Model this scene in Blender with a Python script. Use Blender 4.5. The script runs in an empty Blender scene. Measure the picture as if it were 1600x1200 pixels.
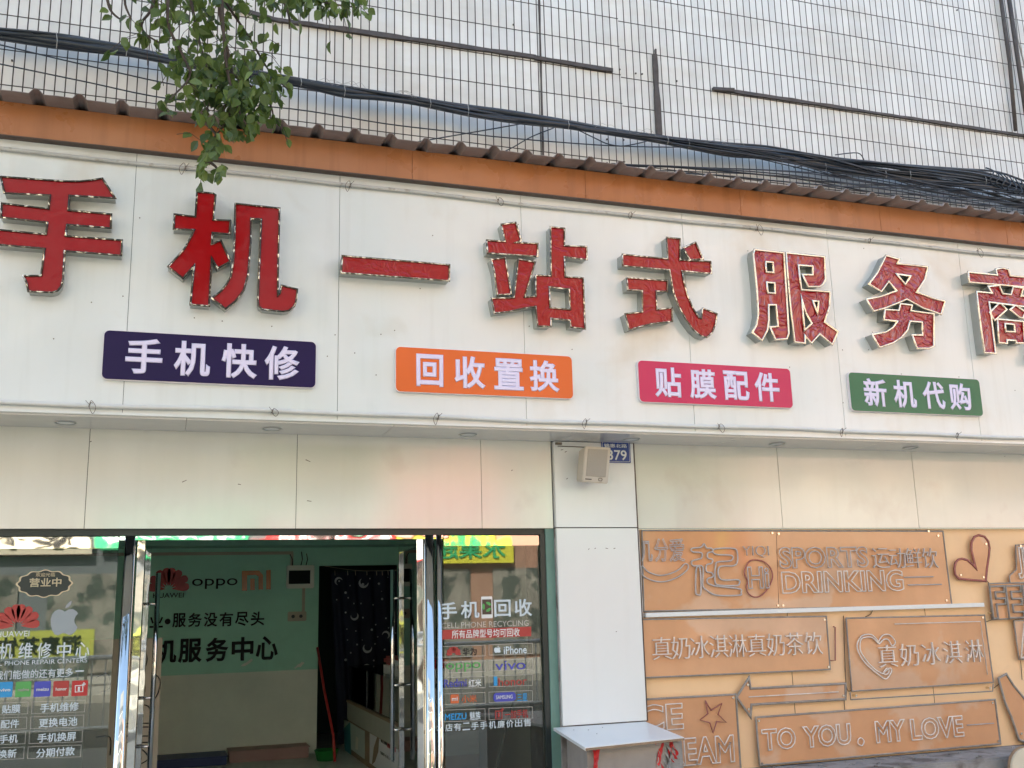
import bpy, bmesh, math, random
from mathutils import Vector, Matrix
random.seed(7)
R = math.radians
sc = bpy.context.scene
COL = sc.collection

# ------------------------------------------------------------------ camera
cam = bpy.data.cameras.new('camera'); camo = bpy.data.objects.new('camera', cam); COL.objects.link(camo)
FPX, YAW, PITCH, ROLL = 1587.8, .3297, .2116, -.0253          # solved from the fascia's panel joints (1.22 m boards)
CAMZ = 1.6
_F = Vector((math.sin(YAW)*math.cos(PITCH), math.cos(YAW)*math.cos(PITCH), math.sin(PITCH)))
_R0 = Vector((math.cos(YAW), -math.sin(YAW), 0)); _U0 = _R0.cross(_F)
_R = _R0*math.cos(ROLL) + _U0*math.sin(ROLL); _U = -_R0*math.sin(ROLL) + _U0*math.cos(ROLL)
CP = Vector((0, 0, CAMZ))
camo.matrix_world = Matrix(((_R.x, _U.x, -_F.x, 0), (_R.y, _U.y, -_F.y, 0), (_R.z, _U.z, -_F.z, CAMZ), (0, 0, 0, 1)))
cam.sensor_width = 36; cam.lens = 36*FPX/1600; cam.clip_end = 500; cam.clip_start = .05
sc.camera = camo

# ------------------------------------------------------------------ light
SUN_EL, SUN_AZ = R(50), R(-28)          # the sun stands behind this building: its street front is in open shade
world = bpy.data.worlds.new("World"); sc.world = world; world.use_nodes = True
nt = world.node_tree; bg = nt.nodes['Background']
sky = nt.nodes.new('ShaderNodeTexSky'); sky.sky_type = 'NISHITA'; sky.sun_disc = False
sky.sun_elevation = SUN_EL; sky.sun_rotation = -SUN_AZ if False else SUN_AZ
sky.air_density = 1.0; sky.dust_density = 3.0; sky.ozone_density = 2.2
tint = nt.nodes.new('ShaderNodeMix'); tint.data_type = 'RGBA'; tint.blend_type = 'MULTIPLY'; tint.inputs[0].default_value = 1
tint.inputs[7].default_value = (.98, 1.0, .90, 1)      # hazy city sky
nt.links.new(sky.outputs[0], tint.inputs[6]); nt.links.new(tint.outputs[2], bg.inputs[0]); bg.inputs[1].default_value = .15
sl = bpy.data.lights.new('sun', 'SUN'); sl.energy = 4.2; sl.angle = R(.5); sl.color = (1, .965, .86)
so = bpy.data.objects.new('sun', sl); COL.objects.link(so)
_sd = Vector((math.sin(SUN_AZ)*math.cos(SUN_EL), math.cos(SUN_AZ)*math.cos(SUN_EL), math.sin(SUN_EL)))   # towards the sun
so.rotation_euler = _sd.to_track_quat('Z', 'Y').to_euler()
sc.view_settings.view_transform = 'Standard'; sc.view_settings.look = 'None'
sc.view_settings.exposure = 2.2; sc.view_settings.gamma = 1

# ------------------------------------------------------------------ measuring helpers (photo point -> real point on a known plane)
def _ray(px, py): return _F*FPX + _R*(px-800) - _U*(py-600)
def aty(px, py, y):
    d = _ray(px, py); return CP + d*(y/d.y)
def atz(px, py, z):
    d = _ray(px, py); return CP + d*((z-CAMZ)/d.z)
def atx(px, py, x):
    d = _ray(px, py); return CP + d*(x/d.x)
def XZ(px, py, y):
    p = aty(px, py, y); return (p.x, p.z)

# ------------------------------------------------------------------ materials
def N(m, t, **kw):
    n = m.node_tree.nodes.new(t)
    for k, v in kw.items(): setattr(n, k, v)
    return n
def mat(name, col, rough=.5, metal=0, var=.0, vscale=3, bump=0, bscale=20, coat=0, spec=.5, col2=None, c2lo=.5, c2hi=.7, c2scale=2.5, rvar=0, bdetail=4, stretch=None, streak=0):
    m = bpy.data.materials.new(name); m.use_nodes = True; t = m.node_tree; b = t.nodes['Principled BSDF']
    b.inputs['Base Color'].default_value = (*col, 1); b.inputs['Roughness'].default_value = rough
    b.inputs['Metallic'].default_value = metal; b.inputs['Coat Weight'].default_value = coat; b.inputs['Coat Roughness'].default_value = .10
    b.inputs['Specular IOR Level'].default_value = spec
    g = N(m, 'ShaderNodeNewGeometry'); pos = g.outputs['Position']
    if stretch:
        mp = N(m, 'ShaderNodeMapping'); mp.inputs['Scale'].default_value = stretch; t.links.new(pos, mp.inputs[0]); pos = mp.outputs[0]
    cur = None
    if col2:
        n = N(m, 'ShaderNodeTexNoise'); n.inputs['Scale'].default_value = c2scale; n.inputs['Detail'].default_value = 6; n.inputs['Distortion'].default_value = .3
        t.links.new(pos, n.inputs['Vector'])
        mr = N(m, 'ShaderNodeMapRange'); mr.inputs[1].default_value = c2lo; mr.inputs[2].default_value = c2hi
        t.links.new(n.outputs['Fac'], mr.inputs[0])
        mx = N(m, 'ShaderNodeMix', data_type='RGBA'); mx.inputs[6].default_value = (*col, 1); mx.inputs[7].default_value = (*col2, 1)
        t.links.new(mr.outputs[0], mx.inputs[0]); cur = mx.outputs[2]
    if var:
        n = N(m, 'ShaderNodeTexNoise'); n.inputs['Scale'].default_value = vscale; n.inputs['Detail'].default_value = 8; n.inputs['Roughness'].default_value = .65
        t.links.new(pos, n.inputs['Vector'])
        mr = N(m, 'ShaderNodeMapRange'); mr.inputs[1].default_value = .25; mr.inputs[2].default_value = .75
        mr.inputs[3].default_value = 1-var; mr.inputs[4].default_value = 1+var; t.links.new(n.outputs['Fac'], mr.inputs[0])
        vm = N(m, 'ShaderNodeVectorMath', operation='SCALE')
        if cur: t.links.new(cur, vm.inputs[0])
        else: vm.inputs[0].default_value = col
        t.links.new(mr.outputs[0], vm.inputs['Scale']); cur = vm.outputs[0]
    if cur: t.links.new(cur, b.inputs['Base Color'])
    if streak:
        mp = N(m, 'ShaderNodeMapping'); mp.inputs['Scale'].default_value = (13, 13, .9); t.links.new(pos, mp.inputs[0])
        n = N(m, 'ShaderNodeTexNoise'); n.inputs['Scale'].default_value = 1; n.inputs['Detail'].default_value = 5; t.links.new(mp.outputs[0], n.inputs['Vector'])
        mr = N(m, 'ShaderNodeMapRange'); mr.inputs[1].default_value = .52; mr.inputs[2].default_value = .78; mr.inputs[3].default_value = 0; mr.inputs[4].default_value = streak; t.links.new(n.outputs['Fac'], mr.inputs[0])
        mx = N(m, 'ShaderNodeMix', data_type='RGBA', blend_type='MULTIPLY'); mx.inputs[7].default_value = (.55, .50, .42, 1); t.links.new(mr.outputs[0], mx.inputs[0])
        if cur: t.links.new(cur, mx.inputs[6])
        else: mx.inputs[6].default_value = (*col, 1)
        cur = mx.outputs[2]; t.links.new(cur, b.inputs['Base Color'])
    if rvar:
        n = N(m, 'ShaderNodeTexNoise'); n.inputs['Scale'].default_value = vscale*2.3; n.inputs['Detail'].default_value = 5; t.links.new(pos, n.inputs['Vector'])
        mr = N(m, 'ShaderNodeMapRange'); mr.inputs[1].default_value = .3; mr.inputs[2].default_value = .7
        mr.inputs[3].default_value = max(rough-rvar, .02); mr.inputs[4].default_value = rough+rvar
        t.links.new(n.outputs['Fac'], mr.inputs[0]); t.links.new(mr.outputs[0], b.inputs['Roughness'])
    if bump:
        n = N(m, 'ShaderNodeTexNoise'); n.inputs['Scale'].default_value = bscale; n.inputs['Detail'].default_value = bdetail; t.links.new(pos, n.inputs['Vector'])
        bp = N(m, 'ShaderNodeBump'); bp.inputs['Strength'].default_value = 1; bp.inputs['Distance'].default_value = bump
        t.links.new(n.outputs['Fac'], bp.inputs['Height']); t.links.new(bp.outputs[0], b.inputs['Normal'])
    return m

M = {}
M['white_board'] = mat('white_board', (.77, .785, .755), .20, streak=.13, var=.03, vscale=1.3, bump=.05, bscale=1.5, bdetail=2, col2=(.66, .61, .52), c2lo=.58, c2hi=.80, c2scale=1.6, rvar=.06, coat=.55)
M['panel'] = mat('panel', (.72, .70, .62), .13, streak=.06, var=.04, vscale=1.5, bump=.022, bscale=1.4, bdetail=1.5, coat=.8, col2=(.64, .59, .52), c2lo=.6, c2hi=.8, c2scale=3)
M['panel'].node_tree.nodes['Principled BSDF'].inputs['Coat IOR'].default_value = 1.85; M['panel'].node_tree.nodes['Principled BSDF'].inputs['Coat Roughness'].default_value = .11
M['white_board'].node_tree.nodes['Principled BSDF'].inputs['Coat IOR'].default_value = 1.75
M['pillar'] = mat('pillar', (.78, .785, .765), .18, streak=.05, var=.02, vscale=1.5, bump=.008, bscale=1.5, bdetail=1, coat=.3)
M['soffit'] = mat('soffit', (.62, .60, .57), .18, var=.05, bump=.004, bscale=3)
M['pipe'] = mat('pipe', (.56, .54, .50), .45, var=.15, vscale=9, col2=(.35, .3, .24), c2lo=.58, c2hi=.7, c2scale=14)
M['pipe_low'] = mat('pipe_low', (.68, .67, .63), .4, var=.1, vscale=9)
M['wire'] = mat('wire', (.16, .13, .10), .5, metal=.5, var=.3, vscale=60)
M['orange'] = mat('orange', (.43, .155, .05), .3, streak=.5, var=.10, vscale=1.6, bump=.004, bscale=1.6, bdetail=1, col2=(.47, .20, .085), c2lo=.45, c2hi=.7, c2scale=.8, rvar=.08)
M['edge_dark'] = mat('edge_dark', (.09, .055, .04), .5, var=.2)
M['roof'] = mat('roof', (.31, .26, .24), .5, var=.15, vscale=7, bump=.002, bscale=30, col2=(.24, .195, .175), c2lo=.5, c2hi=.7, c2scale=5)
M['dark'] = mat('dark', (.02, .02, .022), .35, var=.2)
M['black'] = mat('black', (.012, .013, .015), .25, var=.2)
M['letter_side'] = mat('letter_side', (.40, .41, .39), .32, metal=.6, var=.1, vscale=6, bump=.001, bscale=20)
M['plate_edge'] = mat('plate_edge', (.8, .74, .76), .3)
M['navy'] = mat('navy', (.016, .006, .060), .35, var=.1, spec=.25)
M['plate_orange'] = mat('plate_orange', (.80, .15, .03), .14, var=.03)
M['plate_pink'] = mat('plate_pink', (.60, .02, .10), .14, var=.03)
M['plate_green'] = mat('plate_green', (.03, .16, .075), .14, var=.04)
M['lilac'] = mat('lilac', (.80, .72, .90), .25)
M['white'] = mat('white', (.78, .79, .78), .35, var=.03)
M['steel'] = mat('steel', (.72, .71, .68), .03, metal=1, bump=.0035, bscale=3, bdetail=2, var=.1, vscale=5)
M['frame_black'] = mat('frame_black', (.022, .03, .03), .3, var=.2)
M['teal_trim'] = mat('teal_trim', (.14, .26, .22), .5, var=.15, vscale=4, col2=(.10, .18, .16), c2lo=.6, c2hi=.7)
M['teal'] = mat('teal', (.42, .76, .60), .6, var=.10, vscale=2.5, bump=.001, bscale=30)
M['grey_wall'] = mat('grey_wall', (.84, .83, .73), .6, var=.10, vscale=2, bump=.001, bscale=30)
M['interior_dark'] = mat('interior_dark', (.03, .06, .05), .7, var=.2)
M['ceiling'] = mat('ceiling', (.32, .60, .48), .6, var=.15)
M['floor'] = mat('floor', (.68, .66, .61), .4, var=.15)
M['concrete'] = mat('concrete', (.30, .285, .27), .85, var=.3, vscale=5, bump=.012, bscale=22, bdetail=8, col2=(.16, .14, .125), c2lo=.5, c2hi=.62, c2scale=6)
M['far_paving'] = mat('far_paving', (.27, .26, .23), .85, var=.35, vscale=1.5)
M['block_face'] = mat('block_face', (.33, .29, .26), .8, var=.12, vscale=6, bump=.002, bscale=30)
M['pavement'] = mat('pavement', (.36, .34, .285), .8, var=.2, vscale=3, bump=.004, bscale=30)
M['asphalt'] = mat('asphalt', (.085, .085, .078), .8, var=.25, vscale=6, bump=.005, bscale=80)
M['cable'] = mat('cable', (.028, .036, .048), .30, var=.2, vscale=9)
M['cable_light'] = mat('cable_light', (.30, .30, .29), .5, var=.2)
M['strip'] = mat('strip', (.075, .062, .055), .6, var=.4, vscale=12, bump=.004, bscale=40)
M['peach'] = mat('peach', (.93, .62, .35), .45, var=.06, vscale=1.5, bump=.001, bscale=15, col2=(.80, .52, .32), c2lo=.5, c2hi=.75, c2scale=1.2)
M['neon'] = mat('neon', (.76, .67, .60), .25, var=.25, vscale=14)
M['neon_grey'] = mat('neon_grey', (.50, .45, .43), .25, var=.2, vscale=14)
M['neon_red'] = mat('neon_red', (.34, .11, .09), .25, var=.2, vscale=10)
M['neon_edge'] = mat('neon_edge', (.28, .25, .22), .3, var=.35, vscale=16)
M['bolt'] = mat('bolt', (.75, .68, .58), .15, metal=1)
M['bark'] = mat('bark', (.075, .055, .045), .85, var=.3, vscale=20, bump=.003, bscale=60)
M['speaker'] = mat('speaker', (.54, .485, .40), .45, var=.06)
M['grille'] = mat('grille', (.36, .32, .26), .6, var=.06, bump=.0015, bscale=260, bdetail=0)
M['blue_plate'] = mat('blue_plate', (.015, .05, .25), .25, var=.08)
M['beige'] = mat('beige', (.46, .40, .31), .5, var=.1)
M['red_tape'] = mat('red_tape', (.55, .03, .03), .4, var=.2, vscale=30)
M['red'] = mat('red', (.50, .03, .03), .35, var=.1)
M['dec_red'] = mat('dec_red', (.42, .045, .04), .35)
M['dec_grey'] = mat('dec_grey', (.32, .36, .38), .4)
M['dec_white'] = mat('dec_white', (.62, .70, .74), .5)
M['dec_blue'] = mat('dec_blue', (.03, .30, .62), .4)
M['dec_green'] = mat('dec_green', (.10, .38, .10), .4)
M['dec_violet'] = mat('dec_violet', (.07, .08, .45), .4)
M['dec_orange'] = mat('dec_orange', (.65, .15, .05), .4)
M['dec_line'] = mat('dec_line', (.50, .48, .43), .4)
M['gold'] = mat('gold', (.55, .47, .32), .35, metal=.3)
M['mi_orange'] = mat('mi_orange', (.62, .20, .04), .2)
M['gloss_black'] = mat('gloss_black', (.008, .01, .009), .35, spec=.08)
M['wood'] = mat('wood', (.28, .19, .12), .5, var=.2, vscale=8)
M['counter_grey'] = mat('counter_grey', (.42, .43, .37), .4, var=.1)
M['poster'] = mat('poster', (.78, .78, .80), .5)
M['poster_teal'] = mat('poster_teal', (.55, .64, .60), .5, var=.05)
M['aqua'] = mat('aqua', (.05, .30, .36), .5, var=.2)
M['curtain'] = mat('curtain', (.008, .010, .028), .8, var=.2)
M['star'] = mat('star', (.45, .45, .48), .7)
M['pink_plinth'] = mat('pink_plinth', (.45, .26, .24), .6, var=.1)
M['blue_box'] = mat('blue_box', (.02, .04, .16), .5)
M['bucket_green'] = mat('bucket_green', (.03, .28, .06), .4)
M['yellow'] = mat('yellow', (.58, .54, .05), .45)
M['salmon'] = mat('salmon', (.52, .35, .27), .7, var=.08)
M['cream'] = mat('cream', (.66, .58, .44), .7, var=.08)
M['greyblue'] = mat('greyblue', (.34, .38, .42), .7, var=.1)
M['window_dark'] = mat('window_dark', (.03, .04, .05), .08)
M['darkgrey'] = mat('darkgrey', (.13, .14, .15), .7, var=.1)
M['brick'] = mat('brick', (.30, .17, .12), .8, var=.15)
M['shop_band'] = mat('shop_band', (.20, .185, .16), .5, var=.6, vscale=1.2, col2=(.07, .08, .07), c2lo=.5, c2hi=.55, c2scale=1.5)
M['olive'] = mat('olive', (.36, .38, .07), .6, var=.2, vscale=2)
M['mint'] = mat('mint', (.32, .60, .42), .5)
M['pinkish'] = mat('pinkish', (.75, .36, .30), .5)
M['green_sign'] = mat('green_sign', (.03, .36, .14), .4)

def glass_mat(name, tint, refl=1.45, base=.06):
    m = bpy.data.materials.new(name); m.use_nodes = True; t = m.node_tree; t.nodes.clear()
    o = N(m, 'ShaderNodeOutputMaterial'); tr = N(m, 'ShaderNodeBsdfTransparent'); tr.inputs[0].default_value = (*tint, 1)
    gl = N(m, 'ShaderNodeBsdfGlossy'); gl.inputs['Roughness'].default_value = .012
    fr = N(m, 'ShaderNodeFresnel'); fr.inputs['IOR'].default_value = refl
    ad = N(m, 'ShaderNodeMath', operation='ADD'); ad.inputs[1].default_value = base; ad.use_clamp = True
    mx = N(m, 'ShaderNodeMixShader')
    t.links.new(fr.outputs[0], ad.inputs[0]); t.links.new(ad.outputs[0], mx.inputs[0]); t.links.new(tr.outputs[0], mx.inputs[1]); t.links.new(gl.outputs[0], mx.inputs[2])
    t.links.new(mx.outputs[0], o.inputs[0]); return m
M['glass'] = glass_mat('glass', (.66, .70, .66), 1.5, .10)
M['case_glass'] = glass_mat('case_glass', (.7, .78, .74), 1.45, .03)

def acrylic_mat(name):      # the smoked, mottled backing sheets of the neon signs
    m = mat(name, (.66, .34, .17), .07, var=.10, vscale=2.2, bump=.012, bscale=1.5, bdetail=1, coat=.2, col2=(.66, .40, .25), c2lo=.52, c2hi=.56, c2scale=1.6, rvar=.03)
    return m
M['acrylic'] = acrylic_mat('acrylic')

def red_mat(name, bumpd, scale, dist, coat):
    m = bpy.data.materials.new(name); m.use_nodes = True; t = m.node_tree; b = t.nodes['Principled BSDF']
    b.inputs['Base Color'].default_value = (.36, .005, .008, 1); b.inputs['Roughness'].default_value = .16
    b.inputs['Specular IOR Level'].default_value = .3; b.inputs['Coat Weight'].default_value = coat; b.inputs['Coat Roughness'].default_value = .03; b.inputs['Coat IOR'].default_value = 1.6
    g = N(m, 'ShaderNodeNewGeometry')
    n = N(m, 'ShaderNodeTexNoise'); n.inputs['Scale'].default_value = scale; n.inputs['Detail'].default_value = 2; n.inputs['Distortion'].default_value = dist
    t.links.new(g.outputs['Position'], n.inputs['Vector'])
    w = N(m, 'ShaderNodeMath', operation='MULTIPLY'); w.inputs[1].default_value = 22
    s = N(m, 'ShaderNodeMath', operation='SINE'); t.links.new(n.outputs['Fac'], w.inputs[0]); t.links.new(w.outputs[0], s.inputs[0])
    bp = N(m, 'ShaderNodeBump'); bp.inputs['Distance'].default_value = bumpd; t.links.new(s.outputs[0], bp.inputs['Height'])
    t.links.new(bp.outputs[0], b.inputs['Coat Normal']); t.links.new(bp.outputs[0], b.inputs['Normal'])
    return m
M['red_smooth'] = red_mat('red_smooth', .0004, 5, .5, .15)
M['red_film'] = red_mat('red_film', .0012, 7, 1.2, .28)
M['red_peel'] = red_mat('red_peel', .0040, 4.0, 2.2, .9)

def trim_mat(name, dark, lo, hi):     # chrome edging, flaked in patches; the brightest set paints reflections into the base colour
    m = bpy.data.materials.new(name); m.use_nodes = True; t = m.node_tree; b = t.nodes['Principled BSDF']
    g = N(m, 'ShaderNodeNewGeometry')
    n = N(m, 'ShaderNodeTexNoise'); n.inputs['Scale'].default_value = 38; n.inputs['Detail'].default_value = 3
    t.links.new(g.outputs['Position'], n.inputs['Vector'])
    mr = N(m, 'ShaderNodeMapRange'); mr.inputs[1].default_value = lo; mr.inputs[2].default_value = hi; t.links.new(n.outputs['Fac'], mr.inputs[0])
    mx = N(m, 'ShaderNodeMix', data_type='RGBA'); mx.inputs[6].default_value = (*dark, 1); mx.inputs[7].default_value = (.93, .80, .62, 1)
    t.links.new(mr.outputs[0], mx.inputs[0]); t.links.new(mx.outputs[2], b.inputs['Base Color'])
    b.inputs['Metallic'].default_value = .75; b.inputs['Roughness'].default_value = .16
    bp = N(m, 'ShaderNodeBump'); bp.inputs['Distance'].default_value = .002; t.links.new(n.outputs['Fac'], bp.inputs['Height']); t.links.new(bp.outputs[0], b.inputs['Normal'])
    return m
M['trim_worn'] = trim_mat('trim_worn', (.07, .055, .045), .54, .62)
M['trim_mid'] = trim_mat('trim_mid', (.13, .095, .065), .48, .60)
M['trim_glint'] = trim_mat('trim_glint', (.5, .34, .2), .3, .42)  # bright reflections on the right letters' edging, put into the colour

def tile_mat():
    m = bpy.data.materials.new('tile'); m.use_nodes = True; t = m.node_tree; b = t.nodes['Principled BSDF']
    g = N(m, 'ShaderNodeNewGeometry'); sep = N(m, 'ShaderNodeSeparateXYZ'); t.links.new(g.outputs['Position'], sep.inputs[0])
    cmb = N(m, 'ShaderNodeCombineXYZ'); t.links.new(sep.outputs['X'], cmb.inputs[0])
    # the rows of the newer section right of the joint sit 18 mm lower
    gt = N(m, 'ShaderNodeMath', operation='GREATER_THAN'); gt.inputs[1].default_value = 3.235; t.links.new(sep.outputs['X'], gt.inputs[0])
    ml = N(m, 'ShaderNodeMath', operation='MULTIPLY_ADD'); ml.inputs[1].default_value = .020; t.links.new(gt.outputs[0], ml.inputs[0]); t.links.new(sep.outputs['Z'], ml.inputs[2])
    t.links.new(ml.outputs[0], cmb.inputs[1])
    br = N(m, 'ShaderNodeTexBrick'); br.offset = 0; br.squash = 1
    br.inputs['Scale'].default_value = 1; br.inputs['Brick Width'].default_value = .0620; br.inputs['Row Height'].default_value = .2450
    br.inputs['Mortar Size'].default_value = .0040; br.inputs['Mortar Smooth'].default_value = .15; br.inputs['Bias'].default_value = 0
    br.inputs['Color1'].default_value = (.81, .81, .785, 1); br.inputs['Color2'].default_value = (.69, .695, .68, 1); br.inputs['Mortar'].default_value = (.062, .05, .045, 1)
    t.links.new(cmb.outputs[0], br.inputs['Vector'])
    n = N(m, 'ShaderNodeTexNoise'); n.inputs['Scale'].default_value = 1.1; n.inputs['Detail'].default_value = 7; n.inputs['Roughness'].default_value = .6
    mp = N(m, 'ShaderNodeMapping'); mp.inputs['Scale'].default_value = (1, 1, 2.4); t.links.new(g.outputs['Position'], mp.inputs[0]); t.links.new(mp.outputs[0], n.inputs['Vector'])
    mr = N(m, 'ShaderNodeMapRange'); mr.inputs[1].default_value = .45; mr.inputs[2].default_value = .72; mr.inputs[3].default_value = 0; mr.inputs[4].default_value = .5; t.links.new(n.outputs['Fac'], mr.inputs[0])
    # rain splash dirt just above the tin roof
    md = N(m, 'ShaderNodeMapRange'); md.inputs[1].default_value = 5.25; md.inputs[2].default_value = 4.5; md.inputs[3].default_value = 0; md.inputs[4].default_value = .42; t.links.new(sep.outputs['Z'], md.inputs[0])
    ad = N(m, 'ShaderNodeMath', operation='ADD'); ad.use_clamp = True; t.links.new(mr.outputs[0], ad.inputs[0]); t.links.new(md.outputs[0], ad.inputs[1])
    mx = N(m, 'ShaderNodeMix', data_type='RGBA', blend_type='MULTIPLY'); mx.inputs[7].default_value = (.74, .66, .55, 1)
    t.links.new(ad.outputs[0], mx.inputs[0]); t.links.new(br.outputs['Color'], mx.inputs[6]); t.links.new(mx.outputs[2], b.inputs['Base Color'])
    mr2 = N(m, 'ShaderNodeMapRange'); mr2.inputs[3].default_value = .42; mr2.inputs[4].default_value = .8; t.links.new(br.outputs['Fac'], mr2.inputs[0]); t.links.new(mr2.outputs[0], b.inputs['Roughness'])
    n2 = N(m, 'ShaderNodeTexNoise'); n2.inputs['Scale'].default_value = 2.2; n2.inputs['Detail'].default_value = 2; t.links.new(g.outputs['Position'], n2.inputs['Vector'])
    mlt = N(m, 'ShaderNodeMath', operation='MULTIPLY_ADD'); mlt.inputs[1].default_value = -.35; t.links.new(br.outputs['Fac'], mlt.inputs[0]); t.links.new(n2.outputs['Fac'], mlt.inputs[2])
    bp = N(m, 'ShaderNodeBump'); bp.inputs['Distance'].default_value = .012; t.links.new(mlt.outputs[0], bp.inputs['Height']); t.links.new(bp.outputs[0], b.inputs['Normal'])
    return m
M['tile'] = tile_mat()

def leaf_mat(name, c):
    m = bpy.data.materials.new(name); m.use_nodes = True; t = m.node_tree; b = t.nodes['Principled BSDF']
    g = N(m, 'ShaderNodeNewGeometry')
    rp = N(m, 'ShaderNodeValToRGB'); e = rp.color_ramp.elements
    e[0].color = (c[0]*.5, c[1]*.6, c[2]*.6, 1); e[1].color = (c[0]*1.9, c[1]*1.7, c[2]*1.3, 1)
    t.links.new(g.outputs['Random Per Island'], rp.inputs[0]); t.links.new(rp.outputs[0], b.inputs['Base Color'])
    b.inputs['Roughness'].default_value = .38
    tl = N(m, 'ShaderNodeBsdfTranslucent'); t.links.new(rp.outputs[0], tl.inputs[0])
    mx = N(m, 'ShaderNodeMixShader'); mx.inputs[0].default_value = .35
    o = [x for x in t.nodes if x.type == 'OUTPUT_MATERIAL'][0]
    t.links.new(b.outputs[0], mx.inputs[1]); t.links.new(tl.outputs[0], mx.inputs[2]); t.links.new(mx.outputs[0], o.inputs[0])
    return m
M['leaf'] = leaf_mat('leaf', (.085, .135, .035))
M['leaf_dark'] = leaf_mat('leaf_dark', (.05, .10, .03))

# ------------------------------------------------------------------ object helpers
def tag(o, label, cat, group=None, kind=None):
    if label: o['label'] = label
    if cat: o['category'] = cat
    if group: o['group'] = group
    if kind: o['kind'] = kind
    return o
def thing(name, label, cat, loc, group=None):
    o = bpy.data.objects.new(name, None); COL.objects.link(o); o.location = loc; o.empty_display_size = .1
    return tag(o, label, cat, group)
def wloc(o):
    v = Vector((0, 0, 0))
    while o: v += o.location; o = o.parent
    return v
def link(name, me, m, parent=None, smooth=False):
    """meshes are made in world coordinates; a part's mesh is shifted into its thing's frame"""
    me.name = name; o = bpy.data.objects.new(name, me); COL.objects.link(o)
    if parent: o.parent = parent; me.transform(Matrix.Translation(-wloc(parent)))
    if m is not None:
        me.materials.clear(); me.materials.append(M[m] if isinstance(m, str) else m)
    if smooth:
        for p in me.polygons: p.use_smooth = True
    return o
class MB:
    def __init__(s): s.v = []; s.f = []
    def add(s, vs, fs):
        n = len(s.v); s.v += [tuple(v) for v in vs]; s.f += [tuple(i+n for i in f) for f in fs]; return s
    def box(s, x0, x1, y0, y1, z0, z1):
        return s.add([(x0,y0,z0),(x1,y0,z0),(x1,y1,z0),(x0,y1,z0),(x0,y0,z1),(x1,y0,z1),(x1,y1,z1),(x0,y1,z1)],
                     [(0,3,2,1),(4,5,6,7),(0,1,5,4),(1,2,6,5),(2,3,7,6),(3,0,4,7)])
    def hexa(s, a, b):      # a, b: matching quads (bottom, top)
        return s.add(list(a)+list(b), [(0,3,2,1),(4,5,6,7),(0,1,5,4),(1,2,6,5),(2,3,7,6),(3,0,4,7)])
    def tube(s, pts, r, n=8, cap=True):
        pts = [Vector(p) for p in pts]; rr = r if isinstance(r, (list, tuple)) else [r]*len(pts)
        vs = []; u = None
        for i, p in enumerate(pts):
            d = (pts[min(i+1, len(pts)-1)]-pts[max(i-1, 0)]); d = d.normalized() if d.length > 1e-9 else Vector((0,0,1))
            if u is None: u = d.cross(Vector((0,0,1)) if abs(d.z) < .9 else Vector((1,0,0))).normalized()
            u = (u-d*u.dot(d)); u = u.normalized() if u.length > 1e-6 else d.orthogonal().normalized()
            w = d.cross(u)
            for k in range(n):
                a = 2*math.pi*k/n; vs.append(p+(u*math.cos(a)+w*math.sin(a))*rr[i])
        fs = [(i*n+k, i*n+(k+1)%n, (i+1)*n+(k+1)%n, (i+1)*n+k) for i in range(len(pts)-1) for k in range(n)]
        if cap: fs += [tuple(range(n))[::-1], tuple((len(pts)-1)*n+k for k in range(n))]
        return s.add(vs, fs)
    def disc(s, c, r, ax, h, n=20):   # short cylinder along axis ax from centre c
        c = Vector(c); ax = Vector(ax).normalized(); return s.tube([c, c+ax*h], r, n)
    def mesh(s, name='m'):
        me = bpy.data.meshes.new(name); me.from_pydata(s.v, [], s.f); me.update(); return me
    def build(s, name, m, parent=None, smooth=False, bevel=0):
        me = s.mesh(name)
        bm = bmesh.new(); bm.from_mesh(me)
        if bevel: bmesh.ops.bevel(bm, geom=bm.edges[:], offset=bevel, segments=2, affect='EDGES', clamp_overlap=True)
        bmesh.ops.recalc_face_normals(bm, faces=bm.faces[:]); bm.to_mesh(me); bm.free()
        return link(name, me, m, parent, smooth)
FRONT = Matrix(((1,0,0,0),(0,0,-1,0),(0,1,0,0),(0,0,0,1)))    # curve plane XY -> upright, facing the street
def curve_mesh(c, Mx):
    o = bpy.data.objects.new('tmp', c); COL.objects.link(o)
    bpy.context.view_layer.update(); dg = bpy.context.evaluated_depsgraph_get()
    me = bpy.data.meshes.new_from_object(o.evaluated_get(dg)); bpy.data.objects.remove(o); bpy.data.curves.remove(c)
    me.transform(Mx); return me
def shape_mesh(loops, Y, depth=0, tube=0, bevel=0):
    """flat (or depth-thick) plate bounded by loops of (x, z), face at y=Y; or tubes along the loops"""
    c = bpy.data.curves.new('c', 'CURVE'); c.dimensions = '2D'
    for lp in loops:
        s = c.splines.new('POLY'); s.points.add(len(lp)-1)
        for i, (x, z) in enumerate(lp): s.points[i].co = (x, z, 0, 1)
        s.use_cyclic_u = True
    if tube: c.fill_mode = 'NONE' if c.dimensions == '2D' else 'FULL'; c.bevel_depth = tube; c.bevel_resolution = 2
    else: c.fill_mode = 'BOTH'; c.extrude = depth/2; c.bevel_depth = bevel
    return curve_mesh(c, Matrix.Translation((0, Y + (0 if tube else depth/2), 0)) @ FRONT)
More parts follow.
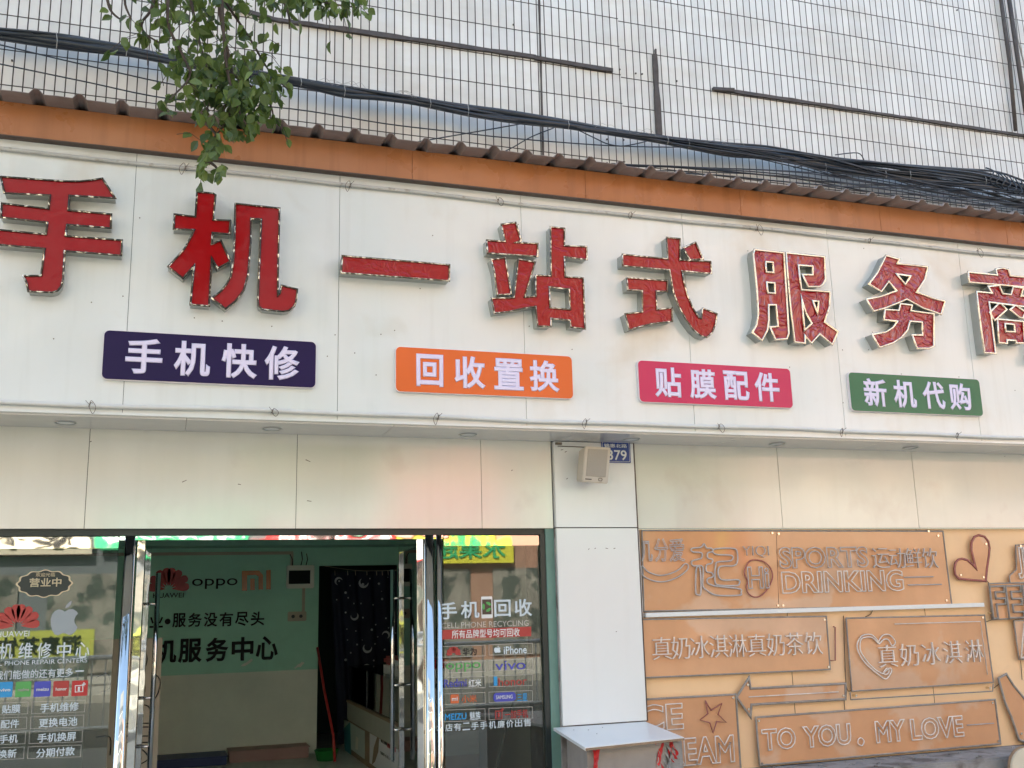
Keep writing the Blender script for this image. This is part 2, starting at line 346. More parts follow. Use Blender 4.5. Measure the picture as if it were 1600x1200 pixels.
def text_mesh(body, x0, x1, z0, z1, Y, depth=.002, bold=0, tube=0, plane=None, spacing=1, keep=False, mirror=False):
    c = bpy.data.curves.new('t', 'FONT'); c.body = body; c.space_character = spacing; c.resolution_u = 4
    c.offset = bold if bold < 0 or tube else 0
    me = curve_mesh(c, Matrix())
    xs = [v.co.x for v in me.vertices]; ys = [v.co.y for v in me.vertices]
    e = bold if bold > 0 and not tube else 0
    bx0, bx1, by0, by1 = min(xs)-e, max(xs)+e, min(ys)-e, max(ys)+e; bpy.data.meshes.remove(me)
    sx = (x1-x0)/(bx1-bx0); sz = (z1-z0)/(by1-by0)
    if keep: sx = sz = min(sx, sz); 
    cx, cz = (x0+x1)/2, (z0+z1)/2
    c = bpy.data.curves.new('t', 'FONT'); c.body = body; c.space_character = spacing; c.resolution_u = 4 if tube else 5
    c.offset = bold; k = (sx+sz)/2
    fat = None
    if bold > 0 and not tube:      # thicken the strokes: the filled glyph plus a flattened tube round its outline
        c.offset = 0; c2 = c.copy(); c2.fill_mode = 'NONE'; c2.bevel_depth = bold; c2.bevel_resolution = 0; c2.resolution_u = 3
    if tube: c.fill_mode = 'NONE'; c.bevel_depth = tube/k; c.bevel_resolution = 1; c.resolution_u = 3
    else: c.extrude = depth/2/k
    A = Matrix.Diagonal((sx, sz, k, 1)) @ Matrix.Translation((-(bx0+bx1)/2, -(by0+by1)/2, 0))
    P = (Matrix.Translation((cx, Y, cz)) @ FRONT) if plane is None else plane @ Matrix.Translation((cx, cz, 0))
    if bold > 0 and not tube:
        return join([curve_mesh(c2, P @ A @ Matrix.Diagonal((1, 1, (depth/2+.0004)/k/bold, 1))), curve_mesh(c, P @ A)])
    return curve_mesh(c, P @ A)
def text_px(body, l, t, r, b, Y, **kw):
    """lettering whose box is l,t,r,b in the photo (vertical extent read at its middle)"""
    cx, cy = (l+r)/2, (t+b)/2
    return text_mesh(body, aty(l, cy, Y).x, aty(r, cy, Y).x, aty(cx, b, Y).z, aty(cx, t, Y).z, Y, **kw)
def join(ms):
    bm = bmesh.new()
    for m in ms: bm.from_mesh(m)
    me = bpy.data.meshes.new('j'); bm.to_mesh(me); bm.free()
    for m in ms: bpy.data.meshes.remove(m)
    return me
def pxloop(pts, Y, o=(0, 0), s=1): return [XZ(o[0]+x/s, o[1]+y/s, Y) for x, y in pts]
def rrect(x0, x1, z0, z1, r, n=5):
    out = []
    for cx, cz, a0 in ((x1-r, z1-r, 0), (x0+r, z1-r, 90), (x0+r, z0+r, 180), (x1-r, z0+r, 270)):
        for k in range(n+1):
            a = R(a0+90*k/n); out.append((cx+r*math.cos(a), cz+r*math.sin(a)))
    return out
def smooth_pts(pts, n=6, closed=False):
    P = [Vector(p) for p in pts]; out = []; L = len(P)
    for i in range(L if closed else L-1):
        if closed: p0, p1, p2, p3 = P[(i-1) % L], P[i], P[(i+1) % L], P[(i+2) % L]
        else: p0, p1, p2, p3 = P[max(i-1, 0)], P[i], P[i+1], P[min(i+2, L-1)]
        for k in range(n):
            t = k/n; out.append(.5*((2*p1)+(-p0+p2)*t+(2*p0-5*p1+4*p2-p3)*t*t+(-p0+3*p1-3*p2+p3)*t**3))
    if not closed: out.append(P[-1])
    return out

# ------------------------------------------------------------------ measured planes and heights
DF, DW, DT = 6.087, 6.50, 6.62          # fascia, shop wall, tiled wall behind
ZT, ZB, ZS, ZD = 4.30, 2.698, 2.698, 2.084
X0, PW = -.2634, 1.22                   # first visible fascia joint, board width

# ------------------------------------------------------------------ ground
def sheet(name, x0, x1, y0, y1, z, m):
    o = MB().add([(x0,y0,z),(x1,y0,z),(x1,y1,z),(x0,y1,z)], [(0,1,2,3)]).build(name, m); tag(o, None, None, kind='structure'); return o
sheet('ground', -200, 200, -200, 200, -.16, 'asphalt')
sheet('road', -60, 60, -9.5, -.8, -.15, 'asphalt')
def slab(name, x0, x1, y0, y1, z0, z1, m):
    o = MB().box(x0, x1, y0, y1, z0, z1).build(name, m); tag(o, None, None, kind='structure')
slab('pavement', -40, 40, -.8, 13, -.2, 0, 'pavement')
slab('far_pavement', -40, 40, -16, -9.5, -.2, 0, 'far_paving')
slab('shop_floor', -2.5, 3.3, 6.56, 14, .004, .15, 'floor')

# ------------------------------------------------------------------ the building
bld = thing('shop_building', 'white tiled building with a panelled ground floor behind the signboard', 'building', (2, 6.6, 0))
tw = MB().box(-14, 24, DT, DT+.3, 2.75, 15)
tw.build('tiled_wall', 'tile', bld)
MB().box(-14, 24, DT+.3, 16, 2.9, 14.8).build('upper_storeys', 'greyblue', bld)
# dark cement strips and joints left on the tiles
def strip_px(p, q, w, name='cement_strip', d=.025, m='strip'):
    a, b = aty(*p, DT-d), aty(*q, DT-d); dirv = (b-a).normalized(); up = Vector((-dirv.z, 0, dirv.x))*w/2
    rows = max(2, int((b-a).length/.12)); mb = MB(); vs = []
    for i in range(rows+1):
        c = a.lerp(b, i/rows); j = random.uniform(.75, 1.25)
        for s, y in ((-1, DT-.002), (-1, DT-d), (1, DT-d*random.uniform(.7, 1.1)), (1, DT-.002)):
            v = c+up*s*j; vs.append((v.x, y, v.z))
    fs = []
    for i in range(rows):
        for k in range(3): fs.append((i*4+k, i*4+k+1, (i+1)*4+k+1, (i+1)*4+k))
    fs += [(0,1,2,3), (rows*4+3, rows*4+2, rows*4+1, rows*4)]
    return mb.add(vs, fs).build(name, m, bld)
strip_px((340, 3), (440, 32), .030); strip_px((430, 29), (838, 88), .034); strip_px((836, 89), (958, 109), .030)
strip_px((1116, 137), (1600, 211), .026); strip_px((1600, 211), (1760, 234), .026)
strip_px((1116, 137), (1148, 140), .036, d=.04)
strip_px((841, -60), (849, 250), .016, 'wall_joint', .006)
strip_px((1024, 84), (1031, 210), .040, 'flashing_strip', .03); strip_px((1025, 76), (1026, 100), .014, 'flashing_strip', .02)
# corner pipes at the right
mb = MB(); mb.tube([aty(1558, -40, DT-.04), aty(1576, 80, DT-.04), aty(1587, 204, DT-.04)], .017); mb.build('drain_pipe', 'strip', bld, True)
mb = MB(); mb.tube([aty(1571, -40, DT-.05), aty(1590, 90, DT-.05), aty(1608, 210, DT-.05)], .020); mb.build('drain_pipe', 'strip', bld, True)
mb = MB(); mb.tube([aty(1583, -20, DT-.03), aty(1590, 60, DT-.03), aty(1600, 100, DT-.03)], .006); mb.build('loose_wire', 'cable_light', bld, True)
# anchor holes and nail heads
mb = MB()
for px, py in ((19, 95), (948, 218), (974, 219), (948, 255), (968, 109), (993, 115), (1003, 116), (1057, 127), (1495, 16), (802, 39), (1571, 70)):
    p = aty(px, py, DT-.001); mb.disc(p, .007, (0, -1, 0), .008, 8)
mb.build('anchor', 'strip', bld)

# lower panels over the doors and over the neon wall
def panel(x0, x1, z0, z1, y, m='panel', th=.02, name='wall_panel'):
    return MB().box(x0+.0015, x1-.0015, y, y+th, z0+.0015, z1-.0015).build(name, m, bld, bevel=.0012)
MB().box(-3, 12, DW+.022, DW+.05, ZD, ZB-.002).build('backing', 'dark', bld)
MB().box(-3, 12, DF+.06, 6.75, ZB+.02, 4.2).build('backing', 'dark', bld)
xs = [-2.9, -1.6756, -.4556, .7697, 1.9897, 2.497]
for a, b in zip(xs, xs[1:]): panel(a, b, ZD, ZB, DW)
xs = [3.125, 4.3025, 5.5242, 6.744, 7.96, 9.18]
for a, b in zip(xs, xs[1:]): panel(a, b, ZD, ZB, DW)
# pillar
panel(2.503, 3.107, ZD+.004, ZB-.02, DW-.035, 'pillar', .05, 'pillar_cladding'); panel(2.503, 3.107, .805, ZD, DW-.035, 'pillar', .05, 'pillar_cladding')
MB().box(2.50, 3.11, DW-.012, 7.1, 0, ZD).build('pillar_core', 'concrete', bld)
MB().box(3.109, 3.117, DW-.03, DW+.02, .8, ZB-.002).build('pillar_joint', 'edge_dark', bld)
MB().box(2.44, 2.50, DW+.01, DW+.10, .0, ZD).build('door_reveal', 'teal_trim', bld)
MB().box(2.515, 2.56, DW-.050, DW-.037, ZB-.045, ZB-.03).build('latch', 'wire', bld)
mb = MB(); mb.tube([(2.53, DW-.045, ZB-.055), (2.80, DW-.045, ZB-.058), (2.83, DW-.045, ZB-.075)], .003); mb.build('latch_wire', 'wire', bld)
# neon wall
MB().box(3.125, 10, DW+.045, DW+.12, .40, ZD-.002).build('painted_wall', 'peach', bld)
for xj in (4.31, 5.53, 6.75): MB().box(xj-.0015, xj+.0015, DW+.043, DW+.046, .44, ZD-.004).build('wall_joint', 'edge_dark', bld)
mb = MB(); a = aty(1008, 961, DW+.01); b = aty(1538, 955, DW+.01)
mb.box(a.x, b.x, DW, DW+.043, a.z-.016, a.z+.014); mb.box(3.119, 3.134, DW-.004, DW+.03, a.z-.018, ZD-.004); mb.build('white_batten', 'white', bld, bevel=.002)
# concrete plinth
o = MB().box(3.12, 10, 6.12, DW+.10, 0, .437).build('plinth', 'concrete', bld, bevel=.015)
mb = MB()
for i in range(60):
    x = random.uniform(3.6, 6.6); y = random.uniform(6.15, 6.5); r = random.uniform(.004, .016)
    mb.disc((x, y, .435), r, (random.uniform(-.3, .3), random.uniform(-.3, .3), 1), r*.8, 6)
tag(mb.build('rubble', 'concrete'), 'loose grit on the concrete plinth under the neon wall', 'grit', kind='stuff')

# interior shell
YI = 11.0; zc = 2.27; zf = .15; xdl = aty(497, 1000, YI).x; zdt = aty(560, 883, YI).z; xdr = 2.42
zg = aty(300, 1054, YI).z
mb = MB(); mb.box(-2.4, xdl, YI, YI+.12, zg, zc); mb.box(xdl, 3.3, YI, YI+.12, zdt, zc); mb.box(xdr, 3.3, YI, YI+.12, zg, zdt)
mb.build('interior_wall', 'teal', bld)
mb = MB(); mb.box(-2.4, xdl, YI+.001, YI+.12, zf, zg-.001); mb.box(xdr, 3.3, YI+.001, YI+.12, zf, zg-.001); mb.build('interior_dado', 'grey_wall', bld)
mb = MB(); mb.box(-2.4, 3.3, 6.62, 14, zc, zc+.1); mb.build('ceiling', 'ceiling', bld)
mb = MB(); mb.box(-2.5, -2.4, 6.6, 14, 0, 2.4); mb.build('side_wall', 'grey_wall', bld)
mb = MB(); mb.box(2.75, 2.85, 7.1, 14, 0, 2.4); mb.build('side_wall', 'grey_wall', bld)
mb = MB(); mb.box(-2.4, 2.75, 12.6, 12.7, 0, 2.4); mb.build('rear_wall', 'interior_dark', bld)
MB().box(-3, -2.4, DW+.03, DW+.2, 0, ZD).build('side_pier', 'panel', bld)
MB().box(-2.4, 2.75, 10.55, 11, 2.22, zc).build('beam', 'ceiling', bld)
# black rough opening and header
MB().box(-2.4, 2.44, DW+.03, DW+.12, 2.046, ZD).build('door_header', 'frame_black', bld)
MB().box(2.405, 2.44, DW+.02, DW+.11, 0, 2.046).build('door_jamb', 'frame_black', bld)

# scuffs and tape residue on the lower panels and the pillar
mb = MB()
for px, py, w, y in ((288, 752, .03, DW), (374, 757, .02, DW), (481, 720, .035, DW), (483, 783, .03, DW), (800, 735, .012, DW), (948, 857, .02, DW-.035), (930, 857, .012, DW-.035), (920, 858, .012, DW-.035), (960, 857, .016, DW-.035), (963, 987, .01, DW-.035), (878, 703, .02, DW-.035), (884, 706, .018, DW-.035), (886, 748, .015, DW-.035), (142, 690, .01, DW), (1570, 713, .01, DW), (1330, 640, .008, DW)):
    p = aty(px, py, y); a = random.uniform(-.5, .8); u = Vector((math.cos(a), 0, math.sin(a)))*w/2; v = Vector((-u.z, 0, u.x)).normalized()*.0022
    mb.add([p-u-v+Vector((0, -.0015, 0)), p+u-v*.4+Vector((0, -.0015, 0)), p+u+v+Vector((0, -.0015, 0)), p-u*.8+v*1.4+Vector((0, -.0015, 0))], [(0, 1, 2, 3)])
tag(mb.build('scuff', 'edge_dark', bld), None, None, kind='stuff')

# ------------------------------------------------------------------ fascia signboard
fas = thing('signboard', 'long white panel signboard with an orange top band and a dark tin roof', 'signboard', (2, DF, ZB))
for i in range(-2, 8):
    x = X0+PW*i
    MB().box(x+.0013, x+PW-.0013, DF, DF+.02, ZB, ZT).build('board_panel', 'white_board', fas, bevel=.0012)
MB().box(X0-2*PW, X0+8*PW, DF+.021, DF+.05, ZB+.01, ZT).build('backing', 'dark', fas)
for i in range(-2, 8):
    x = X0+PW*i+.35
    MB().box(x+.001, x+PW-.001, DF+.004, DW-.002, ZB-.018, ZB-.001).build('soffit_panel', 'soffit', fas, bevel=.001)
MB().box(X0-2*PW, X0+8*PW, DF-.012, DF+.004, ZB-.006, ZB+.010).build('bottom_rail', 'white_board', fas, bevel=.002)
for i in range(-2, 8):
    x = X0+PW*i+.46
    MB().box(x+.001, x+PW-.001, DF-.05, DF+.02, ZT+.001, 4.508).build('orange_band', 'orange', fas, bevel=.001)
MB().box(X0-2*PW, X0+8*PW, DF-.056, DF-.002, ZT-.007, ZT).build('band_shadow_edge', 'edge_dark', fas)  # edge strip coloured dark to draw the shadow line below the band
# tin roof: trapezoid ribs, dipping towards the street
def roof_mesh():
    per = .2280; x_start = -2.67; vs = []; fs = []; prof = [(0, 0), (.022, .030), (.048, .032), (.078, 0), (.15, .002)]
    yf, yb = 5.872, DT-.01; zfr, slope = 4.497, .09
    xs = []; k = 0; x = x_start
    while x < 9.6:
        for u, h in prof: xs.append((x+u, h))
        x += per
    rows = [yf, yf+.03, 6.1, 6.35, yb]
    for th in (0, -.003):
        for j, y in enumerate(rows):
            for (xx, h) in xs:
                wob = .004*math.sin(xx*3.1)+.003*math.sin(xx*7.7) + (.03*max(0, 1-abs(xx-3.55)/.5) if False else 0)
                vs.append((xx, y+.006*math.sin(xx*2.3), zfr+h+(y-yf)*slope+wob+th))
    n = len(xs); mlen = n*len(rows)
    for j in range(len(rows)-1):
        for i in range(n-1):
            fs.append((j*n+i, j*n+i+1, (j+1)*n+i+1, (j+1)*n+i)); fs.append((mlen+j*n+i, mlen+(j+1)*n+i, mlen+(j+1)*n+i+1, mlen+j*n+i+1))
    for i in range(n-1): fs.append((i, mlen+i, mlen+i+1, i+1))
    return MB().add(vs, fs)
roof_mesh().build('tin_roof', 'roof', fas)
MB().box(X0-2*PW, X0+8*PW, DF+.10, DF+.14, 4.4, 4.515).build('roof_batten', 'dark', fas)
# recessed downlights in the soffit
for px, py in ((100, 656), (428, 665), (742, 673), (1002, 681), (1238, 687), (1452, 693)):
    p = atz(px, py, ZB-.019); y = DF+.22; mb = MB(); ring = [(p.x+.055*math.cos(a*math.pi/12), y+.055*math.sin(a*math.pi/12), ZB-.0195) for a in range(25)]
    mb.tube(ring, .005, 6, False); o = mb.build('downlight', 'letter_side', fas, True)
    MB().disc((p.x, y, ZB-.0195), .048, (0, 0, 1), .001, 24).build('lens', 'white', o)
# screws along the boards
mb = MB()
for i in range(70):
    x = random.uniform(-.9, 7); z = random.choice([random.uniform(2.8, 4.2), random.uniform(2.95, 3.4)])
    mb.disc((x, DF, z), .004, (0, -1, 0), .002, 6)
mb.build('screw', 'wire', fas)

# pipes with wire ties
def pipe(zpts, xs0, xs1, r, m, label, ties, Y):
    p = thing('conduit_pipe', label, 'pipe', (2, Y, zpts), 'pipes along the signboard')
    x = xs0; pts = []
    while x <= xs1: pts.append((x, Y, zpts+.004*math.sin(x*1.9)+.003*math.sin(x*5))); x += .2
    MB().tube(pts, r, 10).build('pipe', m, p, True)
    for px, py in ties:
        q = aty(px, py, Y); mb = MB(); a0 = random.uniform(0, 6)
        for t in range(2):
            ring = [(q.x+.006*math.sin(a*math.pi/6+t)+t*.008, Y+(r+.002)*math.cos(a*math.pi/6), zpts+(r+.002)*math.sin(a*math.pi/6)) for a in range(13)]
            mb.tube(ring, .0016, 5, False)
        dr = random.choice([-1, 1]); L = random.uniform(.03, .06)
        mb.tube(smooth_pts([(q.x, Y-r, zpts), (q.x+.010*dr, Y-r-.012, zpts+L*.4), (q.x+.035*dr, Y-r-.016, zpts-L*.3), (q.x+.02*dr, Y-r-.01, zpts-L), (q.x-.002, Y-r, zpts-.01)], 4), .0018, 5)
        mb.tube([(q.x, Y-r, zpts), (q.x-.02*dr, Y-r-.02, zpts+.02)], .0015, 5)
        mb.build('wire_tie', 'wire', p)
    return p
pipe(4.228, -2.6, 9.4, .0125, 'pipe', 'dusty grey conduit pipe tied along the top of the signboard', ((290, 256), (547, 287), (777, 313), (986, 337), (1182, 354), (1358, 373), (1526, 392)), DF-.016)
pipe(2.744, -2.6, 9.4, .0135, 'pipe_low', 'pale conduit pipe tied along the bottom edge of the signboard', ((140, 632), (425, 643), (684, 650), (915, 662), (1122, 670), (1315, 675), (1495, 682)), DF-.017)

# ------------------------------------------------------------------ the eight red channel letters
LET = {
 '手': ((0, 270), 6, [[(5,35),(450,68),(600,78),(750,80),(860,68),(960,52),(1080,238),(650,212),(640,352),(1045,388),(1038,518),(628,485),(615,592),(1145,632),(1137,775),(605,732),(597,900),(590,1000),(575,1065),(540,1105),(490,1122),(265,1112),(250,1030),(215,965),(385,965),(402,830),(420,710),(-60,670),(-60,528),(430,578),(445,465),(8,418),(18,285),(455,338),(470,210),(42,190)]]),
 '机': ((260, 295), 6, [[(287,28),(440,42),(462,58),(440,290),(600,298),(592,425),(432,410),(425,520),(510,482),(600,680),(480,745),(425,650),(400,1100),(225,1085),(260,720),(155,840),(15,730),(100,640),(170,560),(225,460),(262,385),(68,378),(75,238),(272,262)],
   [(645,138),(1062,182),(1048,700),(1045,1000),(1065,980),(1080,905),(1228,942),(1218,1040),(1200,1100),(1150,1140),(1090,1150),(900,1130),(865,1100),(858,1040),(890,285),(795,278),(790,520),(765,810),(725,950),(650,1050),(555,1125),(425,1025),(500,970),(560,900),(605,820),(630,650),(640,450)]]),
 '一': ((400, 250), 4, [[(540,598),(1210,655),(1207,755),(532,705)]]),
 '站': ((750, 340), 6.667, [[(222,70),(372,50),(428,240),(380,258),(602,270),(600,405),(78,370),(70,235),(262,250)],
   [(115,435),(262,418),(295,610),(325,800),(180,805),(165,680),(150,560)],
   [(735,95),(880,112),(878,292),(1113,302),(1113,438),(878,408),(888,618),(1075,628),(1095,1160),(945,1140),(940,1070),(740,1050),(738,1135),(600,1130),(580,925),(450,945),(300,980),(150,995),(120,840),(355,835),(400,430),(575,465),(465,828),(582,820),(580,600),(740,608)],
   [(722,722),(730,938),(938,958),(930,745)]]),
 '式': ((960, 365), 7.059, [[(575,42),(725,58),(722,292),(1062,308),(1070,440),(745,412),(765,530),(805,680),(870,830),(930,925),(960,935),(972,822),(1133,885),(1118,990),(1080,1090),(1020,1145),(950,1125),(870,1060),(790,950),(710,800),(650,640),(610,400),(90,355),(88,228),(590,280)],
   [(760,158),(895,95),(980,282),(832,288)],
   [(135,485),(585,520),(582,638),(460,635),(470,838),(635,820),(638,968),(400,995),(165,1060),(118,885),(310,865),(308,628),(148,622)]]),
 '服': ((1160, 380), 7.059, [[(130,70),(455,105),(475,400),(500,800),(510,1000),(490,1055),(365,1065),(302,925),(392,918),(370,680),(287,680),(290,850),(275,960),(215,1075),(110,985),(155,900),(175,780),(160,500),(140,300),(120,130)],
   [(255,205),(262,318),(343,325),(335,210)], [(265,430),(280,548),(360,555),(355,438)],
   [(480,105),(905,150),(915,400),(885,455),(850,480),(725,480),(660,345),(775,350),(775,252),(615,242),(650,515),(965,535),(960,700),(905,870),(1055,975),(990,1120),(850,1000),(760,1105),(688,1020),(690,1105),(575,1090),(530,700),(495,300)],
   [(655,625),(670,800),(685,960),(765,885),(700,770)], [(775,635),(825,770),(840,640)]]),
 '务': ((1340, 390), 7.059, [[(310,65),(460,105),(435,155),(600,172),(775,190),(740,330),(650,470),(850,545),(965,568),(920,715),(720,645),(540,545),(470,578),(300,645),(175,680),(95,545),(250,520),(430,455),(340,350),(260,465),(125,380),(220,250),(270,150)],
   [(430,270),(525,385),(585,290)],
   [(470,598),(600,612),(585,675),(840,708),(840,1065),(790,1090),(655,1090),(600,940),(715,945),(710,800),(575,790),(550,890),(480,970),(390,1030),(240,1080),(160,935),(310,910),(390,860),(440,790),(290,775),(300,662),(455,672)]]),
 '商': ((1490, 410), 8, [[(180,120),(545,160),(525,85),(600,72),(680,85),(705,168),(1075,200),(1075,325),(195,248)],
   [(285,365),(480,385),(430,300),(568,287),(610,390),(715,405),(742,304),(870,320),(840,420),(1130,450),(1160,1180),(1120,1230),(1000,1230),(980,1130),(1040,1130),(1020,570),(440,495),(465,640),(525,1140),(385,1130),(340,800),(310,560)],
   [(560,516),(590,518),(665,590),(510,728),(450,625)], [(770,536),(900,620),(860,700),(820,685),(705,590)],
   [(545,708),(870,738),(890,1010),(780,1010),(775,975),(665,970),(670,1015),(565,1005)], [(640,765),(650,865),(765,870),(755,775)]]),
}
LD = .085; LF = DF-LD
where = {'手': 'at the left end, cut off by the edge of the picture', '机': 'right of the hanging branch, above the navy plate', '一': 'a single long bar, third in the row',
         '站': 'above the right end of the orange plate', '式': 'above the magenta plate, with a single dot at its top right', '服': 'right of the magenta plate, first of the shiny peeling ones',
         '务': 'above the green plate, wrinkled film shining pink', '商': 'last in the row, cut off at the right'}
for idx, (ch, (o, s, loops)) in enumerate(LET.items()):
    L3 = []
    for lp in loops:
        q = [XZ(o[0]+x/s, o[1]+y/s, LF) for x, y in lp]; L3.append(q)
    cx = sum(p[0] for p in L3[0])/len(L3[0]); cz = sum(p[1] for p in L3[0])/len(L3[0])
    t = thing('channel_letter', 'big red metal-sided character %s %s' % (ch, where[ch]), 'sign letter', (cx, DF, cz), 'big red channel letters of the shop sign')
    fm = 'red_smooth' if idx < 2 else 'red_film' if idx < 5 else 'red_peel'; tm = 'trim_worn' if idx < 2 else 'trim_mid' if idx < 5 else 'trim_glint'
    link('face', shape_mesh(L3, LF+.006), fm, t)
    mb = MB()
    for q in L3:
        n = len(q); vs = [(x, LF, z) for x, z in q]+[(x, DF-.001, z) for x, z in q]
        mb.add(vs, [(i, (i+1) % n, n+(i+1) % n, n+i) for i in range(n)])
    mb.build('side', 'letter_side', t)
    link('trim', shape_mesh(L3, LF, tube=.0075 if idx > 4 else .0058), tm, t, True)

# ------------------------------------------------------------------ four coloured plates
for (x0, x1, body, m, nm) in ((-.386, .822, '手机快修', 'navy', 'dark navy plate lettered 手机快修, leftmost below the red letters'),
                              (1.310, 2.500, '回收置换', 'plate_orange', 'bright orange plate lettered 回收置换 below the red bar'),
                              (2.976, 4.178, '贴膜配件', 'plate_pink', 'magenta plate lettered 贴膜配件 below the red letters'),
                              (4.668, 5.862, '新机代购', 'plate_green', 'dark green plate lettered 新机代购, rightmost of the plates')):
    z0, z1 = 2.893, 3.185; Yp = DF-.026
    t = thing('sign_plate', nm, 'sign', ((x0+x1)/2, DF, (z0+z1)/2), 'coloured plates under the red letters')
    link('edge', shape_mesh([rrect(x0, x1, z0, z1, .032)], Yp+.003, .022), 'plate_edge', t)
    link('plate', shape_mesh([rrect(x0+.004, x1-.004, z0+.004, z1-.004, .029)], Yp, .004), m, t)
    H = z1-z0; W = x1-x0; ms = []
    for ch, fr in zip(body, (.185, .405, .625, .83)):
        cx = x0+W*fr; hw = .101 if ch != '回' else .088
        ms.append(text_mesh(ch, cx-hw, cx+hw, z0+H*.14, z1-H*.14, Yp-.001, .002, bold=.032))
    link('lettering', join(ms), 'lilac', t)

# ------------------------------------------------------------------ speaker and house number on the pillar
Ys = 6.24
a = aty(914, 697, Ys); b = aty(955, 699, Ys); c_ = aty(950, 756, Ys+.02); d = aty(910, 753, Ys+.02)
t = thing('wall_speaker', 'small beige box speaker on the white pillar, tilted towards the street', 'speaker', ((a.x+b.x)/2, Ys+.1, a.z-.1))
back = [Vector((p.x*1.0+.006, Ys+.13, p.z+dz)) for p, dz in ((a, -.02), (b, -.02), (c_, .03), (d, .03))]
MB().hexa([d, c_, c_+Vector((-.01, .13, .02)), d+Vector((.01, .13, .02))], [a, b, b+Vector((-.01, .13, -.01)), a+Vector((.01, .13, -.01))]).build('cabinet', 'speaker', t, bevel=.006)
def lerp4(u, v, off=-.004):
    p = (d.lerp(c_, u)).lerp(a.lerp(b, u), v); return p+Vector((0, off, 0))
MB().hexa([lerp4(.12, .17), lerp4(.88, .17), lerp4(.88, .17, .002), lerp4(.12, .17, .002)], [lerp4(.12, .93), lerp4(.88, .93), lerp4(.88, .93, .002), lerp4(.12, .93, .002)]).build('grille', 'grille', t, bevel=.0015)
p = lerp4(.68, .10); mb = MB(); mb.tube([(p.x+.014*math.cos(k*math.pi/8), p.y, p.z+.010*math.sin(k*math.pi/8)) for k in range(17)], .002, 5, False); mb.build('port_ring', 'wire', t)
MB().hexa([lerp4(.10, .075), lerp4(.34, .075), lerp4(.34, .075, .003), lerp4(.10, .075, .003)], [lerp4(.10, .10), lerp4(.34, .10), lerp4(.34, .10, .003), lerp4(.10, .10, .003)]).build('badge', 'dark', t)
mb = MB(); mb.box(a.x+.06, a.x+.13, Ys+.12, DW-.036, a.z-.16, a.z-.08); mb.build('bracket', 'strip', t)
t = thing('house_number_plate', 'blue enamel house number plate 379 behind the beige speaker', 'sign', (2.93, DW-.04, 2.62))
Yn = DW-.04; x0, z1 = XZ(939, 689, Yn); x1, z0 = XZ(985.5, 723.5, Yn)
link('plate', shape_mesh([rrect(x0, x1, z0, z1, .006)], Yn-.003, .004), 'blue_plate', t)
outer = rrect(x0+.007, x1-.007, z0+.007, z1-.007, .006); inner = rrect(x0+.009, x1-.009, z0+.009, z1-.009, .005)[::-1]
link('border', shape_mesh([outer, inner], Yn-.0042, .0008), 'white', t)
ms = [text_mesh('锦惠北路', x0+.02, x1-.025, z1-.045, z1-.018, Yn-.0045, .001, bold=.015), text_mesh('379', x0+.045, x1-.03, z0+.018, z1-.062, Yn-.0045, .001, bold=.015)]
link('lettering', join(ms), 'white', t)

# ------------------------------------------------------------------ shelf on the pillar with red tapes
t = thing('wall_shelf', 'white board shelf jutting from the pillar foot over a concrete block', 'shelf', (2.8, 6.2, .8))
zz = .80; q = [atz(861, 1136, zz), atz(1007, 1127, zz), atz(1069, 1152, zz), atz(914, 1168, zz)]
q[0].y = q[1].y = DW-.037
th = Vector((0, 0, -.018))
MB().hexa([v+th for v in (q[3], q[2], q[1], q[0])], [q[3], q[2], q[1], q[0]]).build('board', 'white', t, bevel=.001)
f0, f1 = q[3]+Vector((.004, -.0015, -.0175)), q[2]+Vector((0, -.0015, -.0175))
MB().hexa([f0, f1, f1+Vector((0, .002, 0)), f0+Vector((0, .002, 0))], [f0+Vector((0, 0, .013)), f1+Vector((0, 0, .013)), f1+Vector((0, .002, .013)), f0+Vector((0, .002, .013))]).build('raw_edge', 'wood', t)
mb = MB()
for px, py in ((896, 1141), (919, 1141), (932, 1147), (941, 1137)):
    p = atz(px, py, zz+.0005); mb.add([p, p+Vector((.012, .002, .002)), p+Vector((.014, .014, 0)), p+Vector((.003, .010, .003))], [(0, 1, 2, 3)])
mb.build('litter', 'dark', t)
t = thing('concrete_block', 'rough grey concrete block under the white shelf', 'concrete block', (2.8, 6.2, 0))
bx0, bx1 = q[0].x+.0, q[2].x+.06
zb_ = zz-.021; k0, k1, k2, k3 = atz(880, 1140, zb_), atz(1010, 1131, zb_), atz(1066, 1156, zb_), atz(917, 1171, zb_); k0.y = k1.y = DW-.05
dn = Vector((0, 0, -zb_)); km0, km3 = k0.lerp(k1, .82), k3.lerp(k2, .82)
MB().hexa([k3+dn, km3+dn, km0+dn, k0+dn], [k3, km3, km0, k0]).build('facing', 'block_face', t, bevel=.003)
MB().hexa([km3+dn+Vector((.002, .004, 0)), k2+dn, k1+dn, km0+dn+Vector((.002, 0, 0))], [km3+Vector((.002, .004, 0)), k2, k1, km0+Vector((.002, 0, 0))]).build('rough_core', 'concrete', t, bevel=.01)
